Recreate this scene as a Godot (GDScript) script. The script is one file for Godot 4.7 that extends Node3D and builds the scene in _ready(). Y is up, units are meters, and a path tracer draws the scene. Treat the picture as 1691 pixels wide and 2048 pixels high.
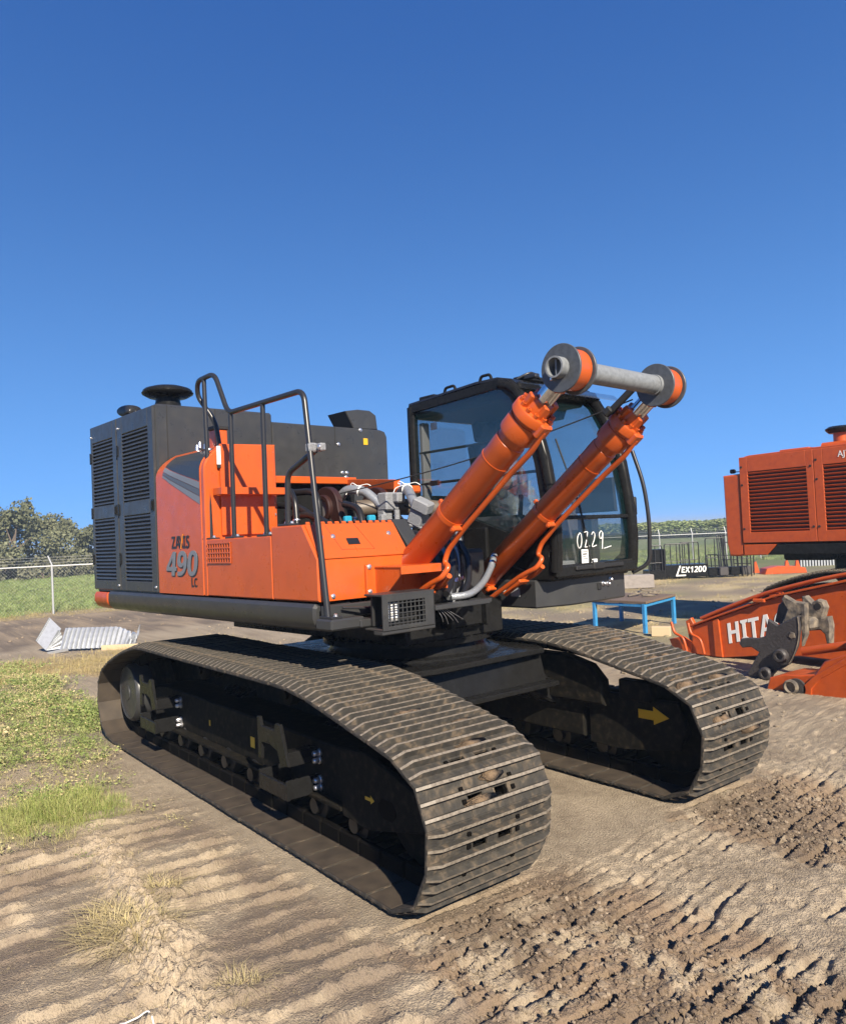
extends Node3D

var M := {}
var rng := RandomNumberGenerator.new()
var U := Transform3D()      # upper structure: swung 4 degrees on the undercarriage, centre 0.3 m ahead of the middle

# ---------------------------------------------------------------- mesh builder
class MB:
	var x := Transform3D.IDENTITY
	var sts := []
	var mats := []
	var st: SurfaceTool
	func _init(m):
		use(m)
	func use(m):
		var k = mats.find(m)
		if k < 0:
			mats.append(m)
			var s = SurfaceTool.new()
			s.begin(Mesh.PRIMITIVE_TRIANGLES)
			sts.append(s)
			k = mats.size() - 1
		st = sts[k]
		return self
	func at(t: Transform3D):
		x = t
		return self
	func pt(p: Vector3, n: Vector3):
		st.set_normal((x.basis * n).normalized())
		st.add_vertex(x * p)
	# corners run counter-clockwise seen from outside
	func tri(a: Vector3, b: Vector3, c: Vector3, na = null, nb = null, nc = null):
		if na == null:
			var n = (b - a).cross(c - a).normalized()
			na = n; nb = n; nc = n
		pt(a, na); pt(c, nc); pt(b, nb)
	func quad(a, b, c, d, na = null, nb = null, nc = null, nd = null):
		if na == null:
			var n = ((c - a) as Vector3).cross(d - b).normalized()
			na = n; nb = n; nc = n; nd = n
		pt(a, na); pt(c, nc); pt(b, nb)
		pt(a, na); pt(d, nd); pt(c, nc)
	func face(ps: Array, hint: Vector3):
		var n = Vector3.ZERO
		for i in ps.size():
			n += (ps[i] as Vector3).cross(ps[(i + 1) % ps.size()])
		var q = ps
		if n.dot(hint) < 0:
			q = ps.duplicate(); q.reverse(); n = -n
		n = n.normalized()
		for i in range(1, q.size() - 1):
			tri(q[0], q[i], q[i + 1], n, n, n)
	func box(c: Vector3, s: Vector3, b := 0.006):
		var h = s * 0.5
		b = minf(b, minf(h.x, minf(h.y, h.z)) * 0.45)
		for ax in 3:
			var i = (ax + 1) % 3
			var j = (ax + 2) % 3
			for sg in [-1.0, 1.0]:
				var ps = []
				for q in [[-1, -1], [1, -1], [1, 1], [-1, 1]]:
					var p = Vector3.ZERO
					p[ax] = sg * h[ax]; p[i] = q[0] * (h[i] - b); p[j] = q[1] * (h[j] - b)
					ps.append(c + p)
				var hint = Vector3.ZERO
				hint[ax] = sg
				face(ps, hint)
			for si in [-1.0, 1.0]:
				for sj in [-1.0, 1.0]:
					var ps2 = []
					for q in [[-1, 0], [1, 0], [1, 1], [-1, 1]]:
						var p = Vector3.ZERO
						p[ax] = q[0] * (h[ax] - b)
						p[i] = si * (h[i] - (b if q[1] == 1 else 0.0)); p[j] = sj * (h[j] - (0.0 if q[1] == 1 else b))
						ps2.append(c + p)
					var hint2 = Vector3.ZERO
					hint2[i] = si; hint2[j] = sj
					face(ps2, hint2)
		for sx in [-1.0, 1.0]:
			for sy in [-1.0, 1.0]:
				for sz in [-1.0, 1.0]:
					var k = Vector3(sx, sy, sz)
					face([c + k * (h - Vector3(0, b, b)), c + k * (h - Vector3(b, 0, b)), c + k * (h - Vector3(b, b, 0))], k)
		return self
	# polygon in the xy plane drawn out along z
	func prism(poly: Array, z0: float, z1: float, b := 0.006):
		var p = PackedVector2Array(poly)
		if not Geometry2D.is_polygon_clockwise(p):
			p.reverse()
		p.reverse()     # counter-clockwise with y up
		var area = 0.0
		for i in p.size():
			area += p[i].cross(p[(i + 1) % p.size()])
		if area < 0: p.reverse()
		var n = p.size()
		var en = []
		for i in n:
			var e = (p[(i + 1) % n] - p[i]).normalized()
			en.append(Vector2(e.y, -e.x))
		var ins = []
		for i in n:
			var n1 = en[(i + n - 1) % n]
			var n2 = en[i]
			ins.append(p[i] - (n1 + n2) / maxf(0.35, 1.0 + n1.dot(n2)) * b)
		var tr = Geometry2D.triangulate_polygon(PackedVector2Array(ins))
		for k in range(0, tr.size(), 3):
			var q = [ins[tr[k]], ins[tr[k + 1]], ins[tr[k + 2]]]
			face([Vector3(q[0].x, q[0].y, z1), Vector3(q[1].x, q[1].y, z1), Vector3(q[2].x, q[2].y, z1)], Vector3(0, 0, 1))
			face([Vector3(q[0].x, q[0].y, z0), Vector3(q[1].x, q[1].y, z0), Vector3(q[2].x, q[2].y, z0)], Vector3(0, 0, -1))
		for i in n:
			var j = (i + 1) % n
			var na = en[i]
			var nb = en[i]
			if en[(i + n - 1) % n].dot(en[i]) > 0.8: na = (en[(i + n - 1) % n] + en[i]).normalized()
			if en[j].dot(en[i]) > 0.8: nb = (en[j] + en[i]).normalized()
			var A = Vector3(na.x, na.y, 0)
			var Bn = Vector3(nb.x, nb.y, 0)
			quad(Vector3(p[i].x, p[i].y, z1 - b), Vector3(p[i].x, p[i].y, z0 + b), Vector3(p[j].x, p[j].y, z0 + b), Vector3(p[j].x, p[j].y, z1 - b), A, A, Bn, Bn)
			if b > 0:
				var zz = Vector3(0, 0, 1)
				quad(Vector3(ins[i].x, ins[i].y, z1), Vector3(p[i].x, p[i].y, z1 - b), Vector3(p[j].x, p[j].y, z1 - b), Vector3(ins[j].x, ins[j].y, z1), (A + zz).normalized(), (A + zz).normalized(), (Bn + zz).normalized(), (Bn + zz).normalized())
				quad(Vector3(p[i].x, p[i].y, z0 + b), Vector3(ins[i].x, ins[i].y, z0), Vector3(ins[j].x, ins[j].y, z0), Vector3(p[j].x, p[j].y, z0 + b), (A - zz).normalized(), (A - zz).normalized(), (Bn - zz).normalized(), (Bn - zz).normalized())
		return self
	# frame between two outlines of the same number of points, drawn out along z
	func ring(o: Array, inn: Array, z0: float, z1: float):
		var n = o.size()
		var c = Vector2.ZERO
		for q in o: c += q / n
		for i in n:
			var j = (i + 1) % n
			var oi = Vector3(o[i].x, o[i].y, 0)
			var oj = Vector3(o[j].x, o[j].y, 0)
			var ii = Vector3(inn[i].x, inn[i].y, 0)
			var ij = Vector3(inn[j].x, inn[j].y, 0)
			var a = Vector3(0, 0, z0)
			var b = Vector3(0, 0, z1)
			face([oi + b, oj + b, ij + b, ii + b], Vector3(0, 0, 1))
			face([oi + a, oj + a, ij + a, ii + a], Vector3(0, 0, -1))
			var m = (oi + oj) * 0.5 - Vector3(c.x, c.y, 0)
			face([oi + a, oj + a, oj + b, oi + b], m)
			face([ii + a, ij + a, ij + b, ii + b], -m)
		return self
	# profile of (radius, height) turned round the local y axis
	func lathe(pr: Array, seg := 24):
		for k in pr.size() - 1:
			var a: Vector2 = pr[k]
			var b: Vector2 = pr[k + 1]
			var e = (b - a).normalized()
			var nn = Vector2(e.y, -e.x)
			var na = nn
			var nb = nn
			if k > 0:
				var e0 = ((pr[k] - pr[k - 1]) as Vector2).normalized()
				var n0 = Vector2(e0.y, -e0.x)
				if n0.dot(nn) > 0.75: na = (n0 + nn).normalized()
			if k < pr.size() - 2:
				var e2 = ((pr[k + 2] - pr[k + 1]) as Vector2).normalized()
				var n2 = Vector2(e2.y, -e2.x)
				if n2.dot(nn) > 0.75: nb = (n2 + nn).normalized()
			for s in seg:
				var t0 = TAU * s / seg
				var t1 = TAU * (s + 1) / seg
				var d0 = Vector3(cos(t0), 0, -sin(t0))
				var d1 = Vector3(cos(t1), 0, -sin(t1))
				var Y = Vector3.UP
				if a.x < 1e-5:
					lt(Y * a.y, d1 * b.x + Y * b.y, d0 * b.x + Y * b.y, d0 * na.x + Y * na.y, d1 * nb.x + Y * nb.y, d0 * nb.x + Y * nb.y)
				elif b.x < 1e-5:
					lt(Y * b.y, d0 * a.x + Y * a.y, d1 * a.x + Y * a.y, d0 * nb.x + Y * nb.y, d0 * na.x + Y * na.y, d1 * na.x + Y * na.y)
				else:
					quad(d0 * a.x + Y * a.y, d1 * a.x + Y * a.y, d1 * b.x + Y * b.y, d0 * b.x + Y * b.y, d0 * na.x + Y * na.y, d1 * na.x + Y * na.y, d1 * nb.x + Y * nb.y, d0 * nb.x + Y * nb.y)
		return self
	func lt(a, b, c, na, nb, nc):
		if ((b - a) as Vector3).cross(c - a).dot(na + nb + nc) < 0: tri(a, c, b, na, nc, nb)
		else: tri(a, b, c, na, nb, nc)
	func tube(path: Array, r: float, seg := 8, caps := true, r2 := -1.0):
		var n = path.size()
		var tan = []
		for i in n:
			var d = Vector3.ZERO
			if i > 0: d += ((path[i] - path[i - 1]) as Vector3).normalized()
			if i < n - 1: d += ((path[i + 1] - path[i]) as Vector3).normalized()
			tan.append(d.normalized())
		var up = Vector3.UP if absf(tan[0].y) < 0.9 else Vector3.RIGHT
		var side = tan[0].cross(up).normalized()
		var rings = []
		for i in n:
			side = (side - tan[i] * side.dot(tan[i])).normalized()
			var o = tan[i].cross(side)
			var row = []
			var rr = r if r2 < 0 else lerpf(r, r2, float(i) / (n - 1))
			for s in seg:
				var a = TAU * s / seg
				var d = side * cos(a) + o * sin(a)
				row.append([path[i] + d * rr, d])
			rings.append(row)
		for i in n - 1:
			for s in seg:
				var s2 = (s + 1) % seg
				var A = rings[i][s]
				var Bq = rings[i][s2]
				var Cq = rings[i + 1][s2]
				var D = rings[i + 1][s]
				quad(A[0], Bq[0], Cq[0], D[0], A[1], Bq[1], Cq[1], D[1])
		if caps:
			for e in [[0, -1.0], [n - 1, 1.0]]:
				var ps = []
				for q in rings[e[0]]: ps.append(q[0])
				face(ps, tan[e[0]] * e[1])
		return self
	func mesh() -> ArrayMesh:
		var m: ArrayMesh = null
		for i in sts.size():
			var cnt = sts[i].commit_to_arrays()
			if cnt[0] == null or cnt[0].size() == 0: continue
			m = sts[i].commit(m)
			m.surface_set_material(m.get_surface_count() - 1, mats[i])
		return m

func fillet(ps: Array, rad: float, n := 5) -> Array:
	var out = [ps[0]]
	for i in range(1, ps.size() - 1):
		var a = ((ps[i - 1] - ps[i]) as Vector3)
		var b = ((ps[i + 1] - ps[i]) as Vector3)
		var d = minf(rad, minf(a.length(), b.length()) * 0.45)
		var p0 = ps[i] + a.normalized() * d
		var p2 = ps[i] + b.normalized() * d
		for k in n + 1:
			var t = float(k) / n
			out.append(p0 * (1 - t) * (1 - t) + ps[i] * 2 * t * (1 - t) + p2 * t * t)
	out.append(ps[-1])
	return out

func smooth_path(ps: Array, n := 6) -> Array:
	var out = []
	for i in ps.size() - 1:
		var p0: Vector3 = ps[maxi(i - 1, 0)]
		var p1: Vector3 = ps[i]
		var p2: Vector3 = ps[i + 1]
		var p3: Vector3 = ps[mini(i + 2, ps.size() - 1)]
		for k in n:
			out.append(p1.cubic_interpolate(p2, p0, p3, float(k) / n))
	out.append(ps[-1])
	return out

func along(o: Vector3, ydir: Vector3, xdir := Vector3.ZERO) -> Transform3D:
	var y = ydir.normalized()
	var x = xdir
	if x == Vector3.ZERO: x = Vector3.RIGHT if absf(y.x) < 0.8 else Vector3.BACK
	x = (x - y * x.dot(y)).normalized()
	return Transform3D(Basis(x, y, x.cross(y)), o)

func V(x, y, z) -> Vector3: return Vector3(x, y, z)
func P2(a: Array) -> Array:
	var o = []
	for i in range(0, a.size(), 2): o.append(Vector2(a[i], a[i + 1]))
	return o

var taken := {}
func numbered(n: String) -> String:
	if not taken.has(n):
		taken[n] = 0
		return n
	taken[n] += 1
	return "%s_%03d" % [n, taken[n]]

func thing(called: String, label: String, category: String, at := Vector3.ZERO, group := "") -> Node3D:
	var o = Node3D.new()
	o.name = numbered(called)
	o.position = at
	add_child(o)
	tag(o, label, category, group)
	return o
func tag(o: Node, label: String, category: String, group := "", kind := ""):
	if label: o.set_meta("label", label)
	if category: o.set_meta("category", category)
	if group: o.set_meta("group", group)
	if kind: o.set_meta("kind", kind)
func part(parent: Node, called: String, mb, xf := Transform3D.IDENTITY) -> MeshInstance3D:
	var o = MeshInstance3D.new()
	o.name = called
	o.mesh = mb.mesh() if mb is MB else mb
	o.transform = xf
	parent.add_child(o, true)
	return o
func node(parent: Node, called: String, xf := Transform3D.IDENTITY) -> Node3D:
	var o = Node3D.new()
	o.name = called
	o.transform = xf
	parent.add_child(o, true)
	return o
func lettering(parent: Node, s: String, h: float, depth: float, xf: Transform3D, m, bold := true, called := "lettering", serif := false) -> MeshInstance3D:
	var t = TextMesh.new()
	var f = SystemFont.new()
	f.font_names = PackedStringArray(["Droid Serif" if serif else "Droid Sans"])
	f.font_weight = 700 if bold else 400
	t.font = f
	t.text = s
	t.font_size = 64
	t.pixel_size = h / 46.0
	t.depth = depth
	t.material = m
	var o = MeshInstance3D.new()
	o.name = called
	o.mesh = t
	o.transform = xf
	parent.add_child(o, true)
	return o

# ---------------------------------------------------------------- materials
func lin(r, g, b) -> Color: return Color(r, g, b).linear_to_srgb()
func noise(seed_: int, freq: float, type := FastNoiseLite.TYPE_SIMPLEX_SMOOTH, oct := 4) -> FastNoiseLite:
	var n = FastNoiseLite.new()
	n.seed = seed_
	n.noise_type = type
	n.frequency = freq
	n.fractal_octaves = oct
	return n
func ramp_tex(seed_: int, freq: float, stops: Array, size := 512, type := FastNoiseLite.TYPE_SIMPLEX_SMOOTH, oct := 5) -> NoiseTexture2D:
	var g = Gradient.new()
	var off = PackedFloat32Array()
	var col = PackedColorArray()
	for s in stops:
		off.append(s[0])
		col.append(s[1] if s[1] is Color else lin(s[1], s[1], s[1]))
	g.offsets = off
	g.colors = col
	var t = NoiseTexture2D.new()
	t.width = size; t.height = size
	t.seamless = true
	t.noise = noise(seed_, freq, type, oct)
	t.color_ramp = g
	return t
func mat(c: Color, rough := 0.5, metal := 0.0) -> StandardMaterial3D:
	var m = StandardMaterial3D.new()
	m.albedo_color = c
	m.roughness = rough
	m.metallic = metal
	return m
func textured(m: StandardMaterial3D, tex, scale: float, world := true) -> StandardMaterial3D:
	m.albedo_texture = tex
	m.uv1_triplanar = true
	m.uv1_world_triplanar = world
	m.uv1_scale = Vector3.ONE * scale
	return m
func bumped(m: StandardMaterial3D, tex, cm: float) -> StandardMaterial3D:
	m.heightmap_enabled = true
	m.heightmap_texture = tex
	m.heightmap_scale = cm
	return m

func make_materials():
	var dust = ramp_tex(11, 0.012, [[0.0, 0.72], [0.45, 0.93], [0.7, 1.0], [1.0, 1.0]])
	var fine = ramp_tex(12, 0.03, [[0.0, 0.0], [1.0, 1.0]], 512)
	var paint_rough = ramp_tex(13, 0.02, [[0.0, Color(0.35, 0.35, 0.35)], [1.0, Color(0.75, 0.75, 0.75)]])
	var orange_tex = ramp_tex(14, 0.01, [[0.0, lin(0.42, 0.074, 0.015)], [0.45, lin(0.49, 0.085, 0.012)], [1.0, lin(0.53, 0.092, 0.012)]])
	M.orange = textured(mat(Color.WHITE, 0.6), orange_tex, 0.7)
	M.orange.roughness_texture = paint_rough
	M.orange.clearcoat_enabled = true
	M.orange.clearcoat = 0.2
	M.orange.clearcoat_roughness = 0.22
	var orange_old = ramp_tex(15, 0.014, [[0.0, lin(0.36, 0.058, 0.014)], [0.3, lin(0.43, 0.070, 0.011)], [0.7, lin(0.47, 0.078, 0.010)], [1.0, lin(0.48, 0.092, 0.02)]])
	M.orange_worn = textured(mat(Color.WHITE, 0.7), orange_old, 0.9)
	M.orange_worn.roughness_texture = paint_rough
	var grey_tex = ramp_tex(16, 0.012, [[0.0, lin(0.046, 0.046, 0.045)], [0.5, lin(0.036, 0.037, 0.038)], [1.0, lin(0.033, 0.034, 0.036)]])
	M.grey = textured(mat(Color.WHITE, 0.62), grey_tex, 0.7)
	M.grey.roughness_texture = paint_rough
	M.black = textured(mat(lin(0.013, 0.013, 0.013), 0.5), dust, 0.8)
	M.black.roughness_texture = paint_rough
	M.black.metallic_specular = 0.25
	var under = ramp_tex(17, 0.02, [[0.0, lin(0.008, 0.008, 0.007)], [0.5, lin(0.013, 0.012, 0.010)], [0.75, lin(0.022, 0.019, 0.014)], [1.0, lin(0.045, 0.035, 0.023)]])
	M.under = textured(mat(Color.WHITE, 0.6), under, 1.1)
	M.under.metallic_specular = 0.12
	M.roller = mat(lin(0.014, 0.013, 0.012), 0.32)
	M.rail = mat(lin(0.022, 0.022, 0.024), 0.32)
	M.rubber = mat(lin(0.014, 0.014, 0.014), 0.6)
	M.hose_black = mat(lin(0.012, 0.012, 0.013), 0.35)
	M.chrome = mat(lin(0.75, 0.75, 0.76), 0.14, 1.0)
	M.bolt = mat(lin(0.72, 0.72, 0.74), 0.3, 0.9)
	M.steel = mat(lin(0.32, 0.32, 0.33), 0.45, 0.6)
	var galv = ramp_tex(18, 0.03, [[0.0, 0.24], [0.5, 0.34], [1.0, 0.42]])
	M.primer = textured(mat(lin(0.56, 0.60, 0.64), 0.5), galv, 1.6)
	M.disc = textured(mat(lin(0.20, 0.22, 0.25), 0.45), galv, 1.6)
	var mudc = ramp_tex(19, 0.011, [[0.0, lin(0.018, 0.016, 0.014)], [0.4, lin(0.030, 0.027, 0.022)], [0.6, lin(0.046, 0.039, 0.030)], [0.75, lin(0.095, 0.072, 0.049)], [1.0, lin(0.16, 0.118, 0.077)]], 1024)
	var mudh = ramp_tex(20, 0.11, [[0.0, 0.0], [1.0, 1.0]], 512)
	M.shoe = bumped(textured(mat(Color.WHITE, 0.8), mudc, 0.9), mudh, 0.35)
	var worn = ramp_tex(21, 0.016, [[0.0, lin(0.075, 0.062, 0.048)], [0.3, lin(0.14, 0.118, 0.092)], [0.55, lin(0.205, 0.175, 0.138)], [1.0, lin(0.26, 0.225, 0.18)]], 1024)
	M.grouser = bumped(textured(mat(Color.WHITE, 0.55), worn, 2.2), mudh, 0.15)
	M.shoe_in = textured(mat(Color.WHITE, 0.75), ramp_tex(22, 0.014, [[0.0, lin(0.028, 0.021, 0.015)], [0.5, lin(0.048, 0.036, 0.025)], [1.0, lin(0.066, 0.050, 0.034)]]), 0.8)
	M.link = mat(lin(0.006, 0.0055, 0.005), 0.6)
	M.link.metallic_specular = 0.1
	M.mud = bumped(textured(mat(Color.WHITE, 0.95), ramp_tex(23, 0.03, [[0.0, lin(0.13, 0.088, 0.052)], [1.0, lin(0.22, 0.15, 0.092)]]), 2.0), mudh, 0.8)
	M.yellow = mat(lin(0.62, 0.36, 0.012), 0.5)
	M.white = mat(lin(0.78, 0.78, 0.76), 0.6)
	M.wrap = bumped(textured(mat(lin(0.33, 0.35, 0.37), 0.3, 0.45), dust, 5.0), fine, 0.3)
	M.pipe_brown = textured(mat(lin(0.12, 0.095, 0.07), 0.5), dust, 2.0)
	M.castgrey = bumped(textured(mat(lin(0.27, 0.28, 0.30), 0.55), dust, 7.0), fine, 0.8)
	M.maroon = mat(lin(0.028, 0.009, 0.007), 0.5)
	M.blue = mat(lin(0.02, 0.27, 0.42), 0.4)
	M.decal_dark = mat(lin(0.030, 0.036, 0.044), 0.35)
	M.decal_mid = mat(lin(0.085, 0.09, 0.10), 0.35)
	M.decal_light = mat(lin(0.17, 0.18, 0.195), 0.35)
	M.text_black = mat(lin(0.012, 0.012, 0.015), 0.4)
	M.text_silver = mat(lin(0.17, 0.18, 0.20), 0.3)
	M.text_orange = mat(lin(0.75, 0.25, 0.02), 0.4)
	M.lamp = mat(lin(0.86, 0.86, 0.84), 0.2)
	M.glass = mat(lin(0.008, 0.03, 0.034), 0.02)
	M.glass.albedo_color.a = 0.19
	M.glass.transparency = BaseMaterial3D.TRANSPARENCY_ALPHA
	M.glass_clear = mat(Color(0.3, 0.36, 0.38, 0.12), 0.03)
	M.glass_clear.transparency = BaseMaterial3D.TRANSPARENCY_ALPHA
	M.film = bumped(textured(mat(Color(0.75, 0.82, 0.85, 0.32), 0.08), dust, 2.0), ramp_tex(24, 0.02, [[0.0, 0.0], [1.0, 1.0]], 256, FastNoiseLite.TYPE_CELLULAR, 2), 2.0)
	M.film.transparency = BaseMaterial3D.TRANSPARENCY_ALPHA
	M.seat = mat(lin(0.03, 0.03, 0.033), 0.8)
	M.trim = mat(lin(0.09, 0.095, 0.10), 0.7)
	M.trim_pale = mat(lin(0.30, 0.32, 0.33), 0.7)
	M.paper = mat(lin(0.80, 0.80, 0.78), 0.8)
	M.galv = textured(mat(lin(0.55, 0.57, 0.59), 0.42, 0.7), dust, 1.5)
	M.fence = mat(lin(0.45, 0.46, 0.46), 0.45, 0.4)
	M.blue_paint = textured(mat(lin(0.035, 0.24, 0.52), 0.45), dust, 1.4)
	M.wood = textured(mat(lin(0.15, 0.105, 0.075), 0.85), dust, 2.5)
	M.timber = mat(lin(0.52, 0.40, 0.25), 0.85)
	M.concrete = bumped(textured(mat(lin(0.27, 0.24, 0.22), 0.9), dust, 1.2), fine, 0.8)
	M.rusty = bumped(textured(mat(Color.WHITE, 0.75), ramp_tex(25, 0.014, [[0.0, lin(0.05, 0.045, 0.04)], [0.4, lin(0.10, 0.085, 0.07)], [0.7, lin(0.20, 0.165, 0.12)], [1.0, lin(0.28, 0.23, 0.17)]]), 1.0), fine, 0.5)
	M.darksteel = bumped(textured(mat(lin(0.05, 0.045, 0.045), 0.55), dust, 1.4), fine, 0.4)
	M.bark = textured(mat(lin(0.13, 0.10, 0.075), 0.9), dust, 0.8)
	M.leaf = mat(Color.WHITE, 0.75)
	M.leaf.vertex_color_use_as_albedo = true
	M.leaf.backlight = Color(0.4, 0.42, 0.22)
	M.grass = mat(Color.WHITE, 0.7)
	M.grass.vertex_color_use_as_albedo = true
	M.grass.backlight = Color(0.5, 0.5, 0.25)
	var gtex = ramp_tex(26, 0.05, [[0.0, 0.55], [0.35, 0.90], [0.55, 1.0], [1.0, 1.0]], 1024, FastNoiseLite.TYPE_PERLIN, 6)
	gtex.noise.fractal_gain = 0.62
	var gh_ = ramp_tex(27, 0.05, [[0.0, 0.0], [1.0, 1.0]], 1024, FastNoiseLite.TYPE_PERLIN, 6)
	gh_.noise.fractal_gain = 0.68
	M.ground = bumped(textured(mat(Color.WHITE, 0.95), gtex, 1.37), gh_, 2.2)
	M.ground.vertex_color_use_as_albedo = true
	M.clod = bumped(textured(mat(Color.WHITE, 0.95), gtex, 6.0), gh_, 0.8)
	M.clod.vertex_color_use_as_albedo = true

# ---------------------------------------------------------------- undercarriage
func track_outline() -> PackedVector2Array:
	var o = P2([-2.72, -0.02, -2.92, 0.01, -3.12, 0.12, -3.235, 0.30, -3.245, 0.50, -3.15, 0.70, -2.95, 0.84, -2.40, 1.02, -1.95, 1.125, -1.7, 1.14, 1.05, 1.14, 1.35, 1.125, 2.32, 0.925, 2.50, 0.875, 2.625, 0.775, 2.70, 0.645, 2.725, 0.48, 2.685, 0.28, 2.595, 0.105, 2.47, 0.005, 2.33, -0.02])
	return PackedVector2Array(o)      # runs clockwise: rear bottom, over the top, to the front

func sample_loop(p: PackedVector2Array, n: int) -> Array:
	var L = [0.0]
	for i in p.size(): L.append(L[-1] + p[i].distance_to(p[(i + 1) % p.size()]))
	var out = []
	var k = 0
	for i in n:
		var s = L[-1] * i / n
		while L[k + 1] < s: k += 1
		out.append(p[k].lerp(p[(k + 1) % p.size()], (s - L[k]) / (L[k + 1] - L[k])))
	return out

func shoe_mesh(pitch: float, w: float, v: int) -> ArrayMesh:
	var b = MB.new(M.shoe)
	var h = pitch * 0.5
	var r = RandomNumberGenerator.new()
	r.seed = 900 + v
	# plate with two mud-relief openings, laid out as strips across the width
	var hz0 = -0.145; var hz1 = -0.04; var hz2 = 0.04; var hz3 = 0.145
	var hx0 = 0.006; var hx1 = 0.060
	var y0 = -0.020
	var strips = [[-w / 2, hz0], [hz1, hz2], [hz3, w / 2]]
	for s in strips:
		b.use(M.shoe).box(V(0, y0 / 2, (s[0] + s[1]) / 2), V(pitch - 0.006, -y0, s[1] - s[0]), 0.003)
	for s in [[hz0, hz1], [hz2, hz3]]:
		b.box(V((-h + hx0) / 2 + 0.0015, y0 / 2, (s[0] + s[1]) / 2), V(h + hx0 - 0.003, -y0, s[1] - s[0]), 0.002)
		b.box(V((h + hx1) / 2 - 0.0015, y0 / 2, (s[0] + s[1]) / 2), V(h - hx1 - 0.003, -y0, s[1] - s[0]), 0.002)
	# inner sheet that shows from below
	b.use(M.shoe_in)
	for s in strips:
		b.box(V(0, y0 - 0.003, (s[0] + s[1]) / 2), V(pitch - 0.02, 0.004, s[1] - s[0] - 0.01), 0.001)
	# three grousers, their ends cut down to the plate
	b.use(M.grouser)
	for g in [-h + 0.022, -0.016 + 0.012 * 0, h - 0.052]:
		var top = 0.034 + r.randf_range(-0.003, 0.003)
		var wb = 0.0130
		var wt = 0.0082
		var n = 12
		var rows = []
		for k in n + 1:
			var z = -w / 2 + w * k / n
			var t = clampf((w / 2 - absf(z)) / 0.045, 0.12, 1.0)
			var yy = top * t + r.randf_range(-0.0008, 0.0008)
			var dx = r.randf_range(-0.0006, 0.0006)
			rows.append([V(g - wb, 0, z), V(g - wt + dx, yy, z), V(g + wt + dx, yy, z), V(g + wb, 0, z)])
		for k in n:
			for j in 3:
				var A = rows[k][j]; var Bq = rows[k + 1][j]; var Cq = rows[k + 1][j + 1]; var D = rows[k][j + 1]
				b.use(M.grouser if j == 1 else M.shoe)
				b.quad(A, Bq, Cq, D)
		b.face(rows[0], V(0, 0, -1)); b.face(rows[n], V(0, 0, 1))
	# chain links and bolts
	b.use(M.link)
	for z in [-0.17, 0.17]:
		b.box(V(0, y0 - 0.055, z), V(pitch * 0.96, 0.10, 0.05), 0.01)
	b.at(along(V(-h, y0 - 0.075, -0.17), V(0, 0, 1))).lathe([Vector2(0, 0), Vector2(0.03, 0), Vector2(0.03, 0.34), Vector2(0, 0.34)], 10)
	b.at(Transform3D.IDENTITY)
	for z in [-0.18, 0.18]:
		for xx in [-0.035, 0.03]:
			b.box(V(xx, 0.006, z), V(0.026, 0.014, 0.026), 0.004)
	return b.mesh()

func build_track(ex: Node3D, zc: float, w: float, full := true):
	var outer = track_outline()
	var line = Geometry2D.offset_polygon(outer, -0.038)[0]
	if not Geometry2D.is_polygon_clockwise(line): line.reverse()
	# keep clockwise with y up
	var area = 0.0
	for i in line.size(): area += line[i].cross(line[(i + 1) % line.size()])
	if area > 0: line.reverse()
	var per = 0.0
	for i in line.size(): per += line[i].distance_to(line[(i + 1) % line.size()])
	var n = 54
	var pts = sample_loop(line, n)
	var pitch = 0.0
	for i in n: pitch = maxf(pitch, pts[i].distance_to(pts[(i + 1) % n]))
	if not M.has("shoes"):
		M.shoes = [shoe_mesh(pitch, w, 0), shoe_mesh(pitch, w, 1), shoe_mesh(pitch, w, 2), shoe_mesh(pitch, w, 3)]
	var tr = node(ex, "track", Transform3D(Basis.IDENTITY, V(0, 0, zc)))
	tr.set_meta("label", "crawler track of muddy steel shoes")
	for i in n:
		var a: Vector2 = pts[i]
		var c: Vector2 = pts[(i + 1) % n]
		var m = (a + c) * 0.5
		if not full and m.x > 1.2: continue
		var t = (c - a).normalized()
		var nn = Vector2(-t.y, t.x)
		var o = MeshInstance3D.new()
		o.name = "track_shoe"
		o.mesh = M.shoes[rng.randi() % 4]
		o.transform = Transform3D(Basis(V(t.x, t.y, 0), V(nn.x, nn.y, 0), V(0, 0, 1)), V(m.x, m.y, rng.randf_range(-0.003, 0.003)))
		tr.add_child(o, true)
	return [tr, pts]

func lump(b: MB, c: Vector3, r: Vector3, bas: Basis, seed_: int, rows := 6, cols := 10, rough := 0.35):
	var nz = noise(seed_, 1.3, FastNoiseLite.TYPE_SIMPLEX_SMOOTH, 3)
	var g = []
	for i in rows + 1:
		var row = []
		var th = PI * i / rows
		for j in cols:
			var ph = TAU * j / cols
			var d = V(sin(th) * cos(ph), cos(th), sin(th) * sin(ph))
			var k = 1.0 + rough * nz.get_noise_3dv(d * 1.4)
			row.append(c + bas * (d * r * k))
		g.append(row)
	for i in rows:
		for j in cols:
			var j2 = (j + 1) % cols
			var nh = [g[i][j] - c, g[i][j2] - c, g[i + 1][j2] - c, g[i + 1][j] - c]
			var A = g[i][j]; var Bq = g[i][j2]; var Cq = g[i + 1][j2]; var D = g[i + 1][j]
			if i > 0: b.lt(A, Bq, Cq, nh[0].normalized(), nh[1].normalized(), nh[2].normalized())
			if i < rows - 1: b.lt(A, Cq, D, nh[0].normalized(), nh[2].normalized(), nh[3].normalized())

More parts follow.
